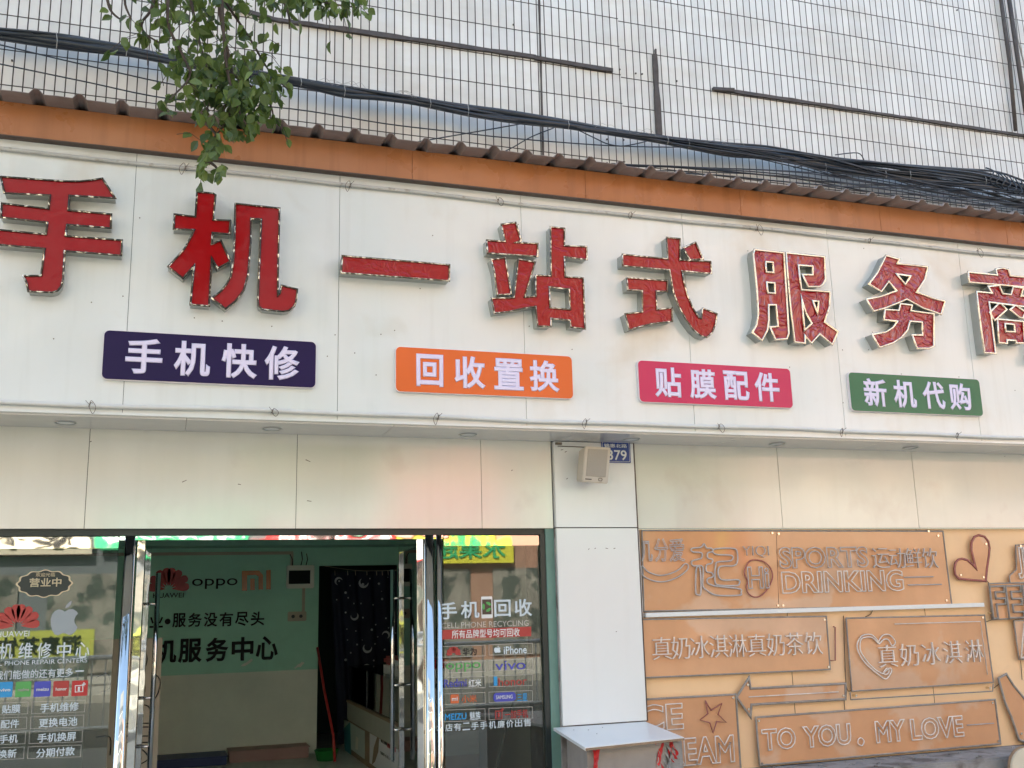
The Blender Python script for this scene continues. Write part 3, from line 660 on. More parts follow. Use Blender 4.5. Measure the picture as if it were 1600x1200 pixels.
def tape(px, w, L, y, label, kind):
    p = atz(px, 1169-(px-914)*.103, zz-.02); o = MB(); ph = random.uniform(0, 6)
    for k in range(3):
        vs = []; n = 9; xx = p.x+(k-1)*w*.6
        for i in range(n):
            f = i/(n-1); sw = .018*math.sin(ph+f*5+k)
            for s in (-.5, .5): vs.append((xx+s*w*(1-.4*f)+sw, p.y-y+.012*math.sin(f*9+k+s*2), p.z-f*L*(1-.15*k)))
        o.add(vs, [(2*i, 2*i+1, 2*i+3, 2*i+2) for i in range(n-1)])
    ob = o.build('tape_streamer', kind, None); me = ob.data
    tag(ob, label, 'tape', 'tapes hanging from the shelf'); return ob
tape(922, .020, .26, .065, 'red and white tape hanging from the left corner of the shelf', 'red_tape')
tape(1022, .024, .24, .05, 'wide red tape hanging under the right half of the shelf', 'red_tape')
tape(1034, .016, .22, .055, 'pale tape strand hanging between the two red ones', 'cable_light')
tape(1043, .016, .12, .06, 'short red tape end at the right corner of the shelf', 'red_tape')

# ------------------------------------------------------------------ glazing: two fixed panes with stickers, two open door leaves
YG = DW+.05
def pane(name, label, x0, x1):
    t = thing(name, label, 'glass panel', ((x0+x1)/2, YG, .15), 'glass panels of the shop front')
    MB().box(x0, x1, YG, YG+.008, .16, 1.973).build('glass', 'glass', t)
    MB().box(x0, x1, YG-.02, YG+.04, 1.973, 2.040).build('top_rail', 'steel', t, bevel=.004)
    return t
gl = pane('glass_panel', 'left shop window pane with white repair lettering and coloured app squares', -2.3, -.262)
MB().box(-.985, -.915, YG-.012, YG+.05, .15, 2.044).build('dark_post', 'frame_black', gl)
gr = pane('glass_panel', 'right shop window pane with phone recycling lettering and brand boxes', 1.735, 2.400)
bpy.data.objects
head = thing('head_rail', 'slim mirror steel rail over the shop doorway', 'rail', (.7, YG, 2.04))
MB().box(-.26, 1.735, YG-.01, YG+.02, 2.020, 2.044).build('rail', 'steel', head, bevel=.003)
def post(px0, px1, label, y=None, w=None):
    y = y or YG-.02; x0 = aty(px0, 1000, y).x; x1 = aty(px1, 1000, y).x; mb = MB(); n = 20; vs = []
    for z in (.15, 2.045):
        for k in range(n):
            a = 2*math.pi*k/n; c, d = math.cos(a), math.sin(a); vs.append(((x0+x1)/2+(x1-x0)/2*math.copysign(abs(c)**.55, c), y+.026+.026*math.copysign(abs(d)**.75, d), z))
    mb.add(vs, [(k, (k+1) % n, n+(k+1) % n, n+k) for k in range(n)]+[tuple(range(n, 2*n))])
    o = mb.build('steel_post', 'steel', None, True); tag(o, label, 'post', 'mirror steel door posts'); return o
post(186, 204, 'mirror steel post at the right edge of the left pane')
post(665, 680, 'mirror steel post between the right door leaf and the right pane')
post(683, 692.5, 'narrow mirror steel post framing the left edge of the right pane')
def leaf(label, xh, xe, y0, y1, handle):
    t = thing('glass_door', label, 'door', (xh, y0, .16), 'open glass door leaves')
    def bar(f0, f1, z0, z1, nm, w=.042, m='steel'):
        a = Vector((xh+(xe-xh)*f0, y0+(y1-y0)*f0, 0)); b = Vector((xh+(xe-xh)*f1, y0+(y1-y0)*f1, 0)); n = (b-a).normalized().cross(Vector((0, 0, 1)))*w/2
        lo = [a-n, b-n, b+n, a+n]
        return MB().hexa([v+Vector((0, 0, z0)) for v in lo], [v+Vector((0, 0, z1)) for v in lo]).build(nm, m, t, bevel=.004 if m == 'steel' else 0)
    bar(0, .06, .17, 2.03, 'hinge_stile'); bar(.94, 1, .17, 2.03, 'lock_stile'); bar(.06, .94, 1.975, 2.03, 'top_rail'); bar(.06, .94, .17, .25, 'bottom_rail')
    bar(.06, .94, .25, 1.975, 'glass', .008, 'glass')
    px, py = xh+(xe-xh)*.90, y0+(y1-y0)*.90
    mb = MB(); s = handle
    mb.tube([(px+s*.075, py, .55), (px+s*.075, py, 1.85)], .016, 12)
    for z in (.75, 1.05, 1.65): mb.tube([(px, py, z), (px+s*.075, py, z)], .009, 8)
    mb.build('handle', 'steel', t, True)
leaf('left glass door leaf swung open into the shop', -.135, -.105, YG+.03, 7.38, 1)
leaf('right glass door leaf swung open beside the counter', 1.585, 1.64, YG+.03, 7.40, -1)

# stickers on glass (each a thin sheet just in front of the pane)
YK = YG-.003
def st_text(p, body, l, tp, r, b, m, bold=.0, nm='lettering', mirror=False, Y=YK):
    return link(nm, text_px(body, l, tp, r, b, Y, depth=.001, bold=bold), m, p)
def st_box(p, pts, m, w=.0022, nm='frame_line', Y=YK):
    q = [XZ(x, y, Y) for x, y in pts]; mb = MB(); n = len(q)
    cx = sum(v[0] for v in q)/n; cz = sum(v[1] for v in q)/n
    ins = [(x+(w if x < cx else -w), z+(w if z < cz else -w)) for x, z in q]
    mb.add([(x, Y, z) for x, z in q]+[(x, Y, z) for x, z in ins], [(i, (i+1) % n, n+(i+1) % n, n+i) for i in range(n)])
    return mb.build(nm, m, p)
def st_quad(p, l, tp, r, b, m, nm='square', Y=YK, rr=.006):
    x0 = aty(l, (tp+b)/2, Y).x; x1 = aty(r, (tp+b)/2, Y).x; z1 = aty((l+r)/2, tp, Y).z; z0 = aty((l+r)/2, b, Y).z
    return link(nm, shape_mesh([rrect(x0, x1, z0, z1, rr)], Y, .0008), m, p)
def flower(cx, cz, r, Y):       # eight-petal fan
    loops = []
    for k, a in enumerate((8, 34, 60, 82, 98, 120, 146, 172)):
        a = R(a); L = r*(1 if 30 < math.degrees(a) < 150 else .93); w = r*.185; pts = []
        u = Vector((math.cos(a), math.sin(a))); v = Vector((-u.y, u.x)); c = Vector((cx, cz))
        for f, g in ((.16, 0), (.45, .62), (.70, 1), (.88, .95), (.98, .55), (1.0, 0), (.98, -.55), (.88, -.95), (.70, -1), (.45, -.62)):
            q = c+u*L*f+v*w*g; pts.append((q.x, q.y))
        loops.append(pts)
    return [shape_mesh([lp], Y, .0008) for lp in loops]
def apple(l, tp, r, b, Y):
    x0 = aty(l, 970, Y).x; x1 = aty(r, 970, Y).x; z1 = aty((l+r)/2, tp, Y).z; z0 = aty((l+r)/2, b, Y).z
    body = [(.5,.70),(.62,.76),(.78,.77),(.92,.70),(.98,.63),(.90,.55),(.86,.45),(.88,.34),(.96,.25),(1.0,.22),(.93,.10),(.82,.01),(.70,-.01),(.58,.04),(.5,.05),(.42,.04),(.30,-.01),(.18,.02),(.08,.15),(.02,.32),(0,.48),(.04,.62),(.14,.73),(.28,.77),(.40,.74)]
    lf = [(.50,.80),(.54,.90),(.66,1.0),(.72,1.02),(.71,.92),(.62,.83)]
    f = lambda P: [(x0+(x1-x0)*u, z0+(z1-z0)*v) for u, v in P]
    return join([shape_mesh([f(body)], Y, .0008), shape_mesh([f(lf)], Y, .0008)])
# left pane
c0 = XZ(70, 912, YK); r_x = aty(113, 912, YK).x-c0[0]; r_z = c0[1]-aty(70, 933, YK).z
def lobed(k): return [(c0[0]+r_x*k*math.cos(a)*(1+.035*math.cos(12*a)), c0[1]+r_z*k*math.sin(a)*(1+.06*math.cos(12*a))) for a in [i*math.pi/48 for i in range(96)]]
op = thing('open_sign', 'small scalloped oval opening sign with a gold rim on the left pane', 'sign', (c0[0], YG, c0[1]))
link('plate', shape_mesh([lobed(.96)], YK-.006, .003), 'frame_black', op); link('rim', shape_mesh([lobed(1), lobed(.93)[::-1]], YK-.007, .004), 'gold', op)
st_text(op, '营业中', 46, 903, 96, 917, 'gold', .02, Y=YK-.009); st_text(op, '欢迎光临', 56, 895, 86, 901, 'gold', .01, Y=YK-.009)
cx, cz = XZ(27, 979, YK)
link('flower_emblem', join(flower(cx, cz, .125, YK)), 'dec_red', gl); st_text(gl, 'HUAWEI', -6, 986, 46, 995, 'dec_white', .01)
link('apple_emblem', apple(79, 940, 122, 992, YK), 'dec_grey', gl)
for ch, l in (('手', -32), ('机', -2), ('维', 29), ('修', 58), ('中', 89), ('心', 118)): st_text(gl, ch, l, 1003+(138-l)*.012, l+22, 1028+(138-l)*.012, 'dec_white', .012)
st_text(gl, 'CELL PHONE REPAIR CENTERS', -22, 1031, 136, 1038, 'dec_white', .0)
st_text(gl, '我们能做的还有更多', -8, 1046, 114, 1060, 'dec_white', .012); st_quad(gl, 118, 1047.5, 131, 1049.5, 'dec_white', 'dash', rr=.001)
for (l, r, m, tx, tm) in ((-4, 19.5, 'dec_blue', 'vivo', 'white'), (24, 48.5, 'dec_green', 'realme', 'dec_line'), (53, 79, 'dec_violet', 'meizu', 'white'), (83, 107.5, 'dec_red', 'honor', 'white'), (112, 137, 'red', '1', 'white')):
    dy = (137-l)*.018; sq = st_quad(gl, l, 1063+dy, r, 1087+dy, m)
    if tx == '1':
        st_box(sq, [(117, 1071), (130, 1070), (130, 1081), (117, 1082)], 'white', .004, Y=YK-.002)
        st_text(sq, '1', 121.5, 1073, 125, 1080, 'white', .02, Y=YK-.002); st_text(sq, '+', 128, 1066, 134, 1072, 'white', .03, Y=YK-.003)
    else: st_text(sq, tx, l+4, 1073+dy, r-3, 1078+dy, tm, .02, Y=YK-.002)
for i, (tr, tl) in enumerate((('手机维修', '贴膜'), ('更换电池', '配件'), ('手机换屏', '手机'), ('分期付款', '换新'))):
    y = 1095+i*23.4; sh = -i*2.1
    st_box(gl, [(50+sh, y+1.5), (133.5+sh, y-1.5), (132.5+sh, y+17.5), (49+sh, y+20.5)], 'dec_line')
    st_box(gl, [(-44+sh, y+5), (44.5+sh, y+1.5), (43.5+sh, y+20.5), (-45+sh, y+24)], 'dec_line')
    st_text(gl, tr, 63+sh, y+3, 123+sh, y+17, 'dec_white', .02); st_text(gl, tl, 3+sh, y+6, 32+sh, y+19.5, 'dec_white', .02)
# right pane
for ch, l, r, y in (('手', 686, 714, 941), ('机', 720, 749, 939), ('回', 772, 798, 937), ('收', 804, 831, 936)): st_text(gr, ch, l, y, r, y+27, 'dec_white', .022)
ph = st_quad(gr, 752, 932, 769.5, 966, 'white', 'phone_icon'); st_quad(ph, 753.5, 936.5, 768, 960, 'edge_dark', 'screen', YK-.002, .002)
x_, z_ = XZ(760.8, 948, YK-.003); ms = []
for k in range(3):
    a0 = k*2*math.pi/3+.3; pts = [(x_+rr*math.cos(a0+a), z_+rr*math.sin(a0+a)) for rr, a in ((.032, 0), (.034, .5), (.033, 1.0), (.030, 1.5), (.017, 1.3), (.016, .6), (.018, .1))]
    ms.append(shape_mesh([pts], YK-.003, .0006))
link('recycling_mark', join(ms), 'dec_green', ph)
st_text(gr, 'CELL PHONE RECYCLING', 690, 971, 826, 980, 'dec_line', .005)
bn = st_box(gr, [(686, 984.5), (830, 979), (830, 994), (686, 999.5)], 'dec_red', .2, 'banner')
bn.data.clear_geometry(); me = bn.data; q = [XZ(x, y, YK) for x, y in ((686, 984.5), (830, 979), (830, 994), (686, 999.5))]
me.from_pydata([tuple(Vector((x, YK, z))-wloc(gr)) for x, z in q], [], [(0, 1, 2, 3)])
st_text(bn, '所有品牌型号均可回收', 706, 983, 812, 996, 'white', .012, Y=YK-.002)
rows = [(1008, 1026), (1032.5, 1050.5), (1057, 1075.5), (1082, 1100), (1107.5, 1127)]
cells = [(('flower', 'dec_red'), ('华为', 'black'), ('apple', 'dec_white'), ('iPhone', 'dec_white')), (('oppo', 'dec_green'), None, ('vivo', 'dec_violet'), None),
         (('Redmi', 'dec_violet'), ('红米', 'white'), ('bar', 'dec_blue'), ('honor', 'dec_red')), (('mi', 'dec_orange'), ('小米', 'dec_orange'), ('samsung', 'dec_violet'), ('三星', 'dec_blue')),
         (('MEIZU', 'dec_blue'), ('魅族', 'dec_white'), ('one', 'dec_red'), ('一加手机', 'dec_red'))]
for (t0, t1), row in zip(rows, cells):
    st_box(gr, [(686, t0+2), (758, t0-.5), (758.5, t1-1), (686, t1+1.5)], 'dec_line', .0028); st_box(gr, [(763.5, t0-1), (832, t0-3.5), (832.5, t1-4.5), (764, t1-2)], 'dec_line', .0028)
    m0, m1 = t0+4, t1-3
    for j, cell in enumerate(row):
        if not cell: continue
        k, m = cell; dy = -2.5 if j > 1 else 0
        if k == 'flower': x_, z_ = XZ(709, t1-3, YK); link('flower_emblem', join(flower(x_, z_, .052, YK)), m, gr)
        elif k == 'apple': link('apple_emblem', apple(771, t0+1, 781.5, t1-6, YK), m, gr)
        elif k == 'oppo': st_text(gr, 'oppo', 697, m0-1, 751, m1+2, m, .0)
        elif k == 'vivo': st_text(gr, 'vivo', 774, m0-4, 821, m1-1, m, .0)
        elif k == 'Redmi': st_text(gr, k, 694, m0, 729, m1+1, m, .01)
        elif k == 'bar': st_quad(gr, 771.5, m0-4, 777, m1-1, m, 'bar', rr=.001)
        elif k == 'mi': o = st_quad(gr, 704, t0+3, 717, t1-1, m, 'badge'); st_text(o, 'mi', 706, t0+7, 715, t1-5, 'white', .02, Y=YK-.002)
        elif k == 'samsung': o = st_quad(gr, 771, m0-4, 806, m1-1, m, 'badge', rr=.022); st_text(o, 'SAMSUNG', 775, m0, 801, m1-5, 'white', .01, Y=YK-.002)
        elif k == 'MEIZU': st_text(gr, k, 695, m0+3, 729, m1+1, m, .03)
        elif k == 'one': st_box(gr, [(774, m0-1), (785, m0-1.5), (785, m1+0), (774, m1+.5)], m, .006, 'badge'); st_text(gr, '1', 777.5, m0+2, 781, m1-3, m, .02); st_text(gr, '+', 782, m0-6, 788, m0, m, .03)
        else:
            L = {'华为': (723, 745), 'iPhone': (787, 823), '红米': (732, 752), 'honor': (779, 823), '小米': (721, 745), '三星': (808, 824), '魅族': (734, 751), '一加手机': (789, 825)}[k]
            st_text(gr, k, L[0], m0+dy, L[1], m1+dy+1, m, .02 if k != 'honor' else .0)
for i, ch in enumerate('本店有二手手机廉价出售'):
    l = 682+i*13.6; y = 1137-i*.85
    st_text(gr, ch, l, y-5.5, l+11.6, y+6.5, 'dec_white', .015)
# a clear cable tube slung behind the pane
t = MB().tube(smooth_pts([aty(836, 1006, 6.8), aty(815, 1060, 6.9), aty(790, 1140, 7.0), aty(772, 1215, 7.1)], 5), [.010]*16, 8)
tag(t.build('hanging_hose', 'cable_light', None, True), 'pale hose hanging slantwise behind the right pane', 'hose')

# ------------------------------------------------------------------ inside the shop
YL = YI-.006
def in_text(body, l, tp, r, b, m, bold, label, cat='wall lettering', depth=.012, group='raised lettering on the teal wall'):
    o = link('wall_lettering', text_px(body, l, tp, r, b, YL-.004, depth=depth, bold=bold), m); tag(o, label, cat, group); return o
in_text('HUAWEI', 239, 926.5, 287, 934, 'gloss_black', .005, 'small black capitals under the red petal emblem inside')
in_text('oppo', 300, 904, 371, 920, 'gloss_black', 0, 'thin dark word between the red and the orange emblem')
cx, cz = XZ(263, 921, YL)
tag(link('petal_emblem', join([m for m in flower(cx, cz, .215, YL-.008)]), 'red'), 'red fan of petals on the teal inside wall', 'emblem')
lg = thing('block_emblem', 'orange squared m and i emblem on the teal inside wall', 'emblem', (1, YI, 1.9)); ms = []
for lp in ([(378,892),(378,923),(386,923),(386,899),(400,898),(404,901),(404,921),(411,921),(411,899),(405,891.5)], [(391,904),(391,922),(398,922),(398,904)], [(416,891),(416,921),(423,921),(423,890.5)]):
    ms.append(shape_mesh([pxloop(lp, YL-.01)], YL-.012, .012))
link('strokes', join(ms), 'mi_orange', lg)
for i, ch in enumerate('专业·服务没有尽头'):
    l = 196+i*24.5 if i > 2 else 210+i*24
    if ch == '·':
        o = MB().disc(aty(262, 971, YL), .028, (0, -1, 0), .012, 16).build('wall_lettering', 'gloss_black'); tag(o, 'black round dot between the characters of the upper wall slogan', 'wall lettering', 'raised lettering on the teal wall'); continue
    y = 969-(l-270)*.02
    in_text(ch, l, y-11, l+21, y+11, 'gloss_black', .02, 'black character %s in the smaller slogan on the inside wall' % ch)
for i, (ch, l, r) in enumerate((('手', 196, 232), ('机', 238, 276), ('服', 279, 315), ('务', 322, 356), ('中', 362, 396), ('心', 400, 434))):
    y = 1017-(l-270)*.03
    in_text(ch, l, y-19, r, y+18, 'gloss_black', .028, 'black character %s in the larger line on the inside wall' % ch)
for px, py in ((385, 1036), (467, 1040)):
    p = aty(px, py, YL); v = []
    for k in range(14):
        a = k*math.pi/7; rr = random.uniform(.5, 1.1); v.append((p.x+.055*rr*math.cos(a)+.02*math.sin(a), p.z+.035*rr*math.sin(a)+.02*math.cos(a)))
    link('paint_scar', shape_mesh([v], YI-.003, .001), 'grey_wall', bld)
# meter box, socket, conduits
mbx = thing('meter_box', 'grey electric meter box with a dark window on the inside wall', 'meter box', (1.3, YI, 1.95))
x0, z1 = XZ(447.5, 884, YI); x1, z0 = XZ(489, 919, YI)
MB().box(x0, x1, YI-.09, YI-.001, z0, z1).build('case', 'grey_wall', mbx, bevel=.008)
x2, z3 = XZ(451.5, 891.5, YI-.09); x3, z2 = XZ(484.5, 912, YI-.09)
MB().box(x2, x3, YI-.094, YI-.088, z2, z3).build('window', 'gloss_black', mbx)
sk = thing('wall_socket', 'pale double wall socket below the meter box', 'socket', (1.3, YI, 1.6))
x0, z1 = XZ(449.5, 956, YI); x1, z0 = XZ(478, 970, YI)
MB().box(x0, x1, YI-.03, YI-.001, z0, z1).build('plate', 'beige', sk, bevel=.006)
for f in (.28, .70): MB().disc((x0+(x1-x0)*f, YI-.03, (z0+z1)/2), .018, (0, -1, 0), .003, 12).build('outlet', 'dark', sk)
cd = thing('wall_conduit', 'flat cable trunking along the top of the inside wall', 'trunking', (1, YI, 2.1))
zt_ = aty(400, 864, YI).z; mb = MB(); mb.box(-2.3, aty(458, 864, YI).x, YI-.02, YI-.001, zt_-.018, zt_+.012); x_ = aty(456, 870, YI).x; mb.box(x_-.014, x_+.014, YI-.021, YI-.002, aty(456, 884, YI).z, zt_-.01)
x_ = aty(474, 940, YI).x; mb.box(x_-.014, x_+.014, YI-.02, YI-.001, aty(474, 957, YI).z, aty(474, 919, YI).z); mb.build('trunking', 'beige', cd, bevel=.002)
mb = MB()
for a_, b_ in (((479, 865), (478, 884)), ((471, 862), (470, 884)), ((453, 866), (457, 884))): mb.tube([aty(*a_, YI-.015), aty((a_[0]+b_[0])/2+2, 874, YI-.02), aty(*b_, YI-.03)], .005)
mb.build('wire', 'black', cd)
# paint scars
for px, py in ((386, 1036), (467, 1040)):
    pass
# curtain with moons and stars
cu = thing('door_curtain', 'black curtain printed with moons and stars in the back doorway', 'curtain', (2, YI+.2, 1))
YC = YI+.12; xa = aty(517, 960, YC).x; xb = 2.75; za = aty(570, 892, YC).z; vs = []; fs = []; nx = 60
def cy(x, z): return YC+.02+.022*math.sin(x*38)+.012*math.sin(x*71+z*3)
for i in range(nx+1):
    x = xa+(xb-xa)*i/nx; shx = .0
    for j in range(13):
        z = za-(za-.2)*j/12; xx = x+(.10*(1-i/nx)*(j/12)); vs.append((xx, cy(x, z), z+(.012*abs(math.sin(x*19)) if j == 0 else 0)*-1))
for i in range(nx):
    for j in range(12): fs.append((i*13+j, (i+1)*13+j, (i+1)*13+j+1, i*13+j+1))
MB().add(vs, fs).build('cloth', 'curtain', cu, True)
Zs = []; mb = MB(); random.seed(3)
for k, (px, py, s) in enumerate([(530, 908, 2), (567, 913, 3), (592, 912, 2.6), (615, 911, 2.6), (540, 926, 2.8), (578, 904, 1.6), (547, 915, 1.5), (597, 936, 2.6), (544, 934, 1.6), (553, 943, 1.5), (564, 943, 1.6), (583, 945, 1.5), (606, 902, 1.2), (540, 957, 2), (567, 965, 1.8), (603, 966, 1.8), (587, 976, 1.6), (581, 984, 2.6), (542, 983, 1.5), (556, 986, 1.5), (607, 981, 1.4), (590, 995, 1.8), (558, 1007, 2), (586, 1006, 1.8), (548, 1020, 1.9), (540, 1031, 2.8), (584, 1032, 2), (601, 1015, 2.2), (613, 1003, 1.2), (526, 937, 1.4), (596, 924, 1.1), (614, 924, 1.1), (614, 939, 1.6), (618, 989, 1.2), (543, 1000, 1.2), (566, 1000, 1.1)]):
    p = aty(px, py, YC-.02); mb.disc(p, s*.0049, (0, -1, 0), .001, 8)
for px, py, s, a0 in ((529, 908, 6, 2.4), (568, 911, 7.5, 4.2), (554, 963, 6, 5), (603, 992, 6, 1.0), (574, 1013, 7, 4.4), (573, 1045, 7, 2.0)):
    p = aty(px, py, YC-.021); s *= .0072; pts = []
    for i in range(9): a = a0-1.9+i*3.8/8; pts.append((p.x+s*math.cos(a), p.z+s*math.sin(a)))
    for i in range(8, -1, -1):
        a = a0-1.9+i*3.8/8; pts.append((p.x-.42*s*math.cos(a0)*(-1)*-1*0+s*.80*math.cos(a)-.30*s*math.cos(a0), p.z+s*.80*math.sin(a)-.30*s*math.sin(a0)))
    me = shape_mesh([pts], YC-.022, .001); n0 = len(mb.v); mb.add([v.co[:] for v in me.vertices], [tuple(pp.vertices) for pp in me.polygons])
mb.build('moon_and_star_print', 'star', cu)
mb = MB(); mb.tube(smooth_pts([aty(505, 884, YC-.03), aty(545, 890, YC-.03), aty(580, 892, YC-.03), aty(640, 890, YC-.03)], 4), .003, 5)
for px in (523, 543, 555, 573, 588, 597, 606): p = aty(px, 893, YC-.03); mb.tube([p+Vector((0, 0, .01)), p+Vector((.004, 0, -.04))], .004, 5)
mb.build('cord_and_hooks', 'beige', cu)
# counter
XC = 1.86; zt0 = 1.0
ct = thing('display_counter', 'glass display counter with posters on its front inside the shop', 'counter', (2.1, 9.5, zf))
y0c, y1c = 7.9, 10.9
za1 = atx(530, 1086, XC).z; zb1 = atx(620, 1131, XC).z; zr = (za1+zb1)/2
MB().box(XC, XC+.5, y0c, y1c, zf, zr-.19).build('base', 'wood', ct)
MB().box(XC-.012, XC+.5, y0c, y1c, zr-.19, zr-.02).build('apron', 'counter_grey', ct, bevel=.003)
MB().box(XC-.02, XC+.5, y0c, y1c, zr-.019, zr+.006).build('ledge', 'wood', ct, bevel=.003)
mb = MB(); mb.box(XC, XC+.006, y0c, y1c, zr+.008, zt0); mb.box(XC+.007, XC+.5, y0c, y1c, zt0-.006, zt0); mb.build('glass_top', 'case_glass', ct)
MB().box(XC+.03, XC+.48, y0c, y1c, zr+.01, zt0-.03).build('stock', 'grey_wall', ct)
yy = atx(573.5, 1070, XC).y; MB().box(XC-.008, XC+.004, yy-.012, yy+.012, zr, zt0+.004).build('divider', 'black', ct)
def cside(px0, px1, ztop, m, nm, off, zb=.2):
    ya = atx(px0, 1150, XC).y; yb = atx(px1, 1150, XC).y
    return MB().box(XC-off, XC-off+.003, yb, ya, zb, ztop).build(nm, m, ct)
MB().box(XC-.0035, XC, 7.95, atx(578, 1170, XC).y, .2, zr-.20).build('poster', 'poster', ct)
MB().box(XC-.0035, XC, atx(570, 1150, XC).y, atx(530, 1150, XC).y, .2, zr-.21).build('poster', 'poster_teal', ct)
PL = Matrix(((0, 0, -1, XC-.006), (-1, 0, 0, 0), (0, 1, 0, 0), (0, 0, 0, 1)))     # lettering on the counter front (faces -x, reads towards -y)
def ctext(body, pa, pb, m, bold=.02, nm='lettering'):
    A, B = atx(*pa, XC), atx(*pb, XC); me = text_mesh(body, -A.y, -B.y, min(A.z, B.z), max(A.z, B.z), 0, depth=.001, bold=bold, plane=PL); return link(nm, me, m, ct)
ctext('贴膜专业', (596, 1155), (617, 1172), 'black'); ctext('钢化膜', (595, 1173), (617, 1192), 'black')
A, B = atx(606, 1156, XC), atx(619, 1175, XC); MB().box(XC-.0065, XC-.004, B.y, A.y, B.z, A.z).build('red_block', 'red', ct)
mb = MB()       # blue and brown figures printed on the posters, kept as plain shapes
def blob(pts, m, nm):
    q = [atx(x, y, XC) for x, y in pts]; me = MB().add([(XC-.006, p.y, p.z) for p in q], [tuple(range(len(q)))]); me.build(nm, m, ct)
blob([(538, 1138), (548, 1128), (550, 1190), (545, 1197), (540, 1180)], 'aqua', 'print'); blob([(557, 1150), (561, 1154), (560, 1172), (556, 1170)], 'grey_wall', 'print')
blob([(590, 1152), (594, 1148), (592, 1175), (587, 1190), (582, 1195), (585, 1168)], 'wood', 'print')
rb = thing('carton', 'red and white cartons stacked on the glass counter', 'box', (2.1, 8.8, 1)); 
A = atx(592, 1055, 1.95); B = atx(622, 1040, 1.95)
MB().box(1.93, 2.3, 8.45, 9.45, 1.002, 1.075).build('lower_box', 'poster', rb); MB().box(1.94, 2.29, 8.47, 9.5, 1.077, 1.15).build('upper_box', 'red', rb, bevel=.02)
MB().box(1.935, 1.94, 8.48, 9.15, 1.085, 1.135).build('white_label', 'poster', rb)
o = MB().tube([aty(496, 1012, 10.85), aty(507, 1080, 10.6), aty(521, 1150, 10.4), aty(523, 1190, 10.3)], .014, 8).build('broom_stick', 'red', None, True); tag(o, 'red broom stick leaning in the dark corner by the counter', 'broom')
mb = MB(); p = atz(510, 1186, zf+.01); prof = [(.02, 0), (.09, 0), (.115, .09), (.122, .094), (.118, .098), (.085, .015), (.02, .012)]; n = 18
vs = [(p.x+r*math.cos(k*2*math.pi/n), p.y+r*math.sin(k*2*math.pi/n), zf+h) for r, h in prof for k in range(n)]
mb.add(vs, [(i*n+k, i*n+(k+1) % n, (i+1)*n+(k+1) % n, (i+1)*n+k) for i in range(len(prof)-1) for k in range(n)])
tag(mb.build('wash_basin', 'bucket_green', None, True), 'green plastic basin on the floor by the counter', 'basin')
p0 = aty(357, 1196, 10.8).x; p1 = aty(480, 1196, 10.8).x
pl = thing('floor_plinth', 'low pink box against the foot of the inside wall', 'box', ((p0+p1)/2, 10.8, zf)); MB().box(p0, p1, 10.7, 10.99, zf, zf+.10).build('body', 'pink_plinth', pl, bevel=.006); MB().box(p0-.01, p1+.01, 10.69, 10.995, zf+.101, zf+.108).build('lid', 'pink_plinth', pl)
p2 = aty(235, 1196, 10.8).x
pl = thing('storage_case', 'low dark blue case beside the pink box on the shop floor', 'box', ((p0+p2)/2, 10.8, zf)); MB().box(p2, p0-.03, 10.6, 10.98, zf, zf+.07).build('body', 'blue_box', pl, bevel=.006); MB().box(p2-.006, p0-.024, 10.59, 10.985, zf+.071, zf+.085).build('lid', 'blue_box', pl)
# standing board with line drawing, seen between the posts
sb = thing('standing_board', 'beige standing board with black line drawing behind the left door posts', 'board', (-.2, 7.9, zf))
YB = 7.9; x0, z1 = XZ(140, 1000, YB); x1, _ = XZ(254, 1000, YB)
MB().box(x0, x1, YB, YB+.03, zf, z1).build('board', 'beige', sb, bevel=.003)
mb = MB(); random.seed(11)
for lp in ([(205,1020),(222,1012),(230,1030),(222,1050),(206,1045)], [(240,1052),(250,1062),(248,1080),(240,1095)], [(196,1070),(210,1062),(226,1070),(222,1090),(202,1094)], [(215,1100),(232,1104),(236,1120)], [(196,1130),(240,1130)], [(196,1136),(240,1136)], [(198,1150),(236,1150)], [(198,1160),(236,1160)], [(205,1175),(220,1170),(232,1185),(215,1196)], [(150,1060),(168,1052),(172,1075),(156,1082)], [(150,1152),(172,1152),(172,1180)]):
    mb.tube(smooth_pts([aty(x, y, YB-.002) for x, y in lp], 4), .004, 5)
mb.build('line_drawing', 'black', sb)

# ------------------------------------------------------------------ neon wall signs
YA = DW+.012       # face of the acrylic sheets
def board(name, label, loops, holes=(), Y=YA, bolts=(), m='acrylic', edge='neon_edge', cat='neon sign', er=.0055):
    L = [pxloop(lp, Y) for lp in loops]; cx = sum(p[0] for p in L[0])/len(L[0]); cz = sum(p[1] for p in L[0])/len(L[0])
    t = thing(name, label, cat, (cx, DW+.04, cz), 'unlit neon signs on the peach wall')
    link('sheet', shape_mesh(L, Y, .008), m, t)
    if edge: link('edge_tube', shape_mesh(L, Y-.001, tube=er), edge, t, True)
    for bx, by in bolts:
        p = aty(bx, by, Y); b = MB(); b.disc((p.x, Y-.008, p.z), .009, (0, 1, 0), .04, 12); b.build('standoff', 'bolt', t)
    return t
def neon(t, body, l, tp, r, b, m='neon', tube=0, bold=-.022, Y=YA, nm='neon_lettering'):
    Yt = Y-.016
    me = text_px(body, l, tp, r, b, Yt, tube=tube, bold=(.022 if ord(body[0]) < 128 else 0) if tube else bold, depth=.012)
    return link(nm, me, m, t, bool(tube))
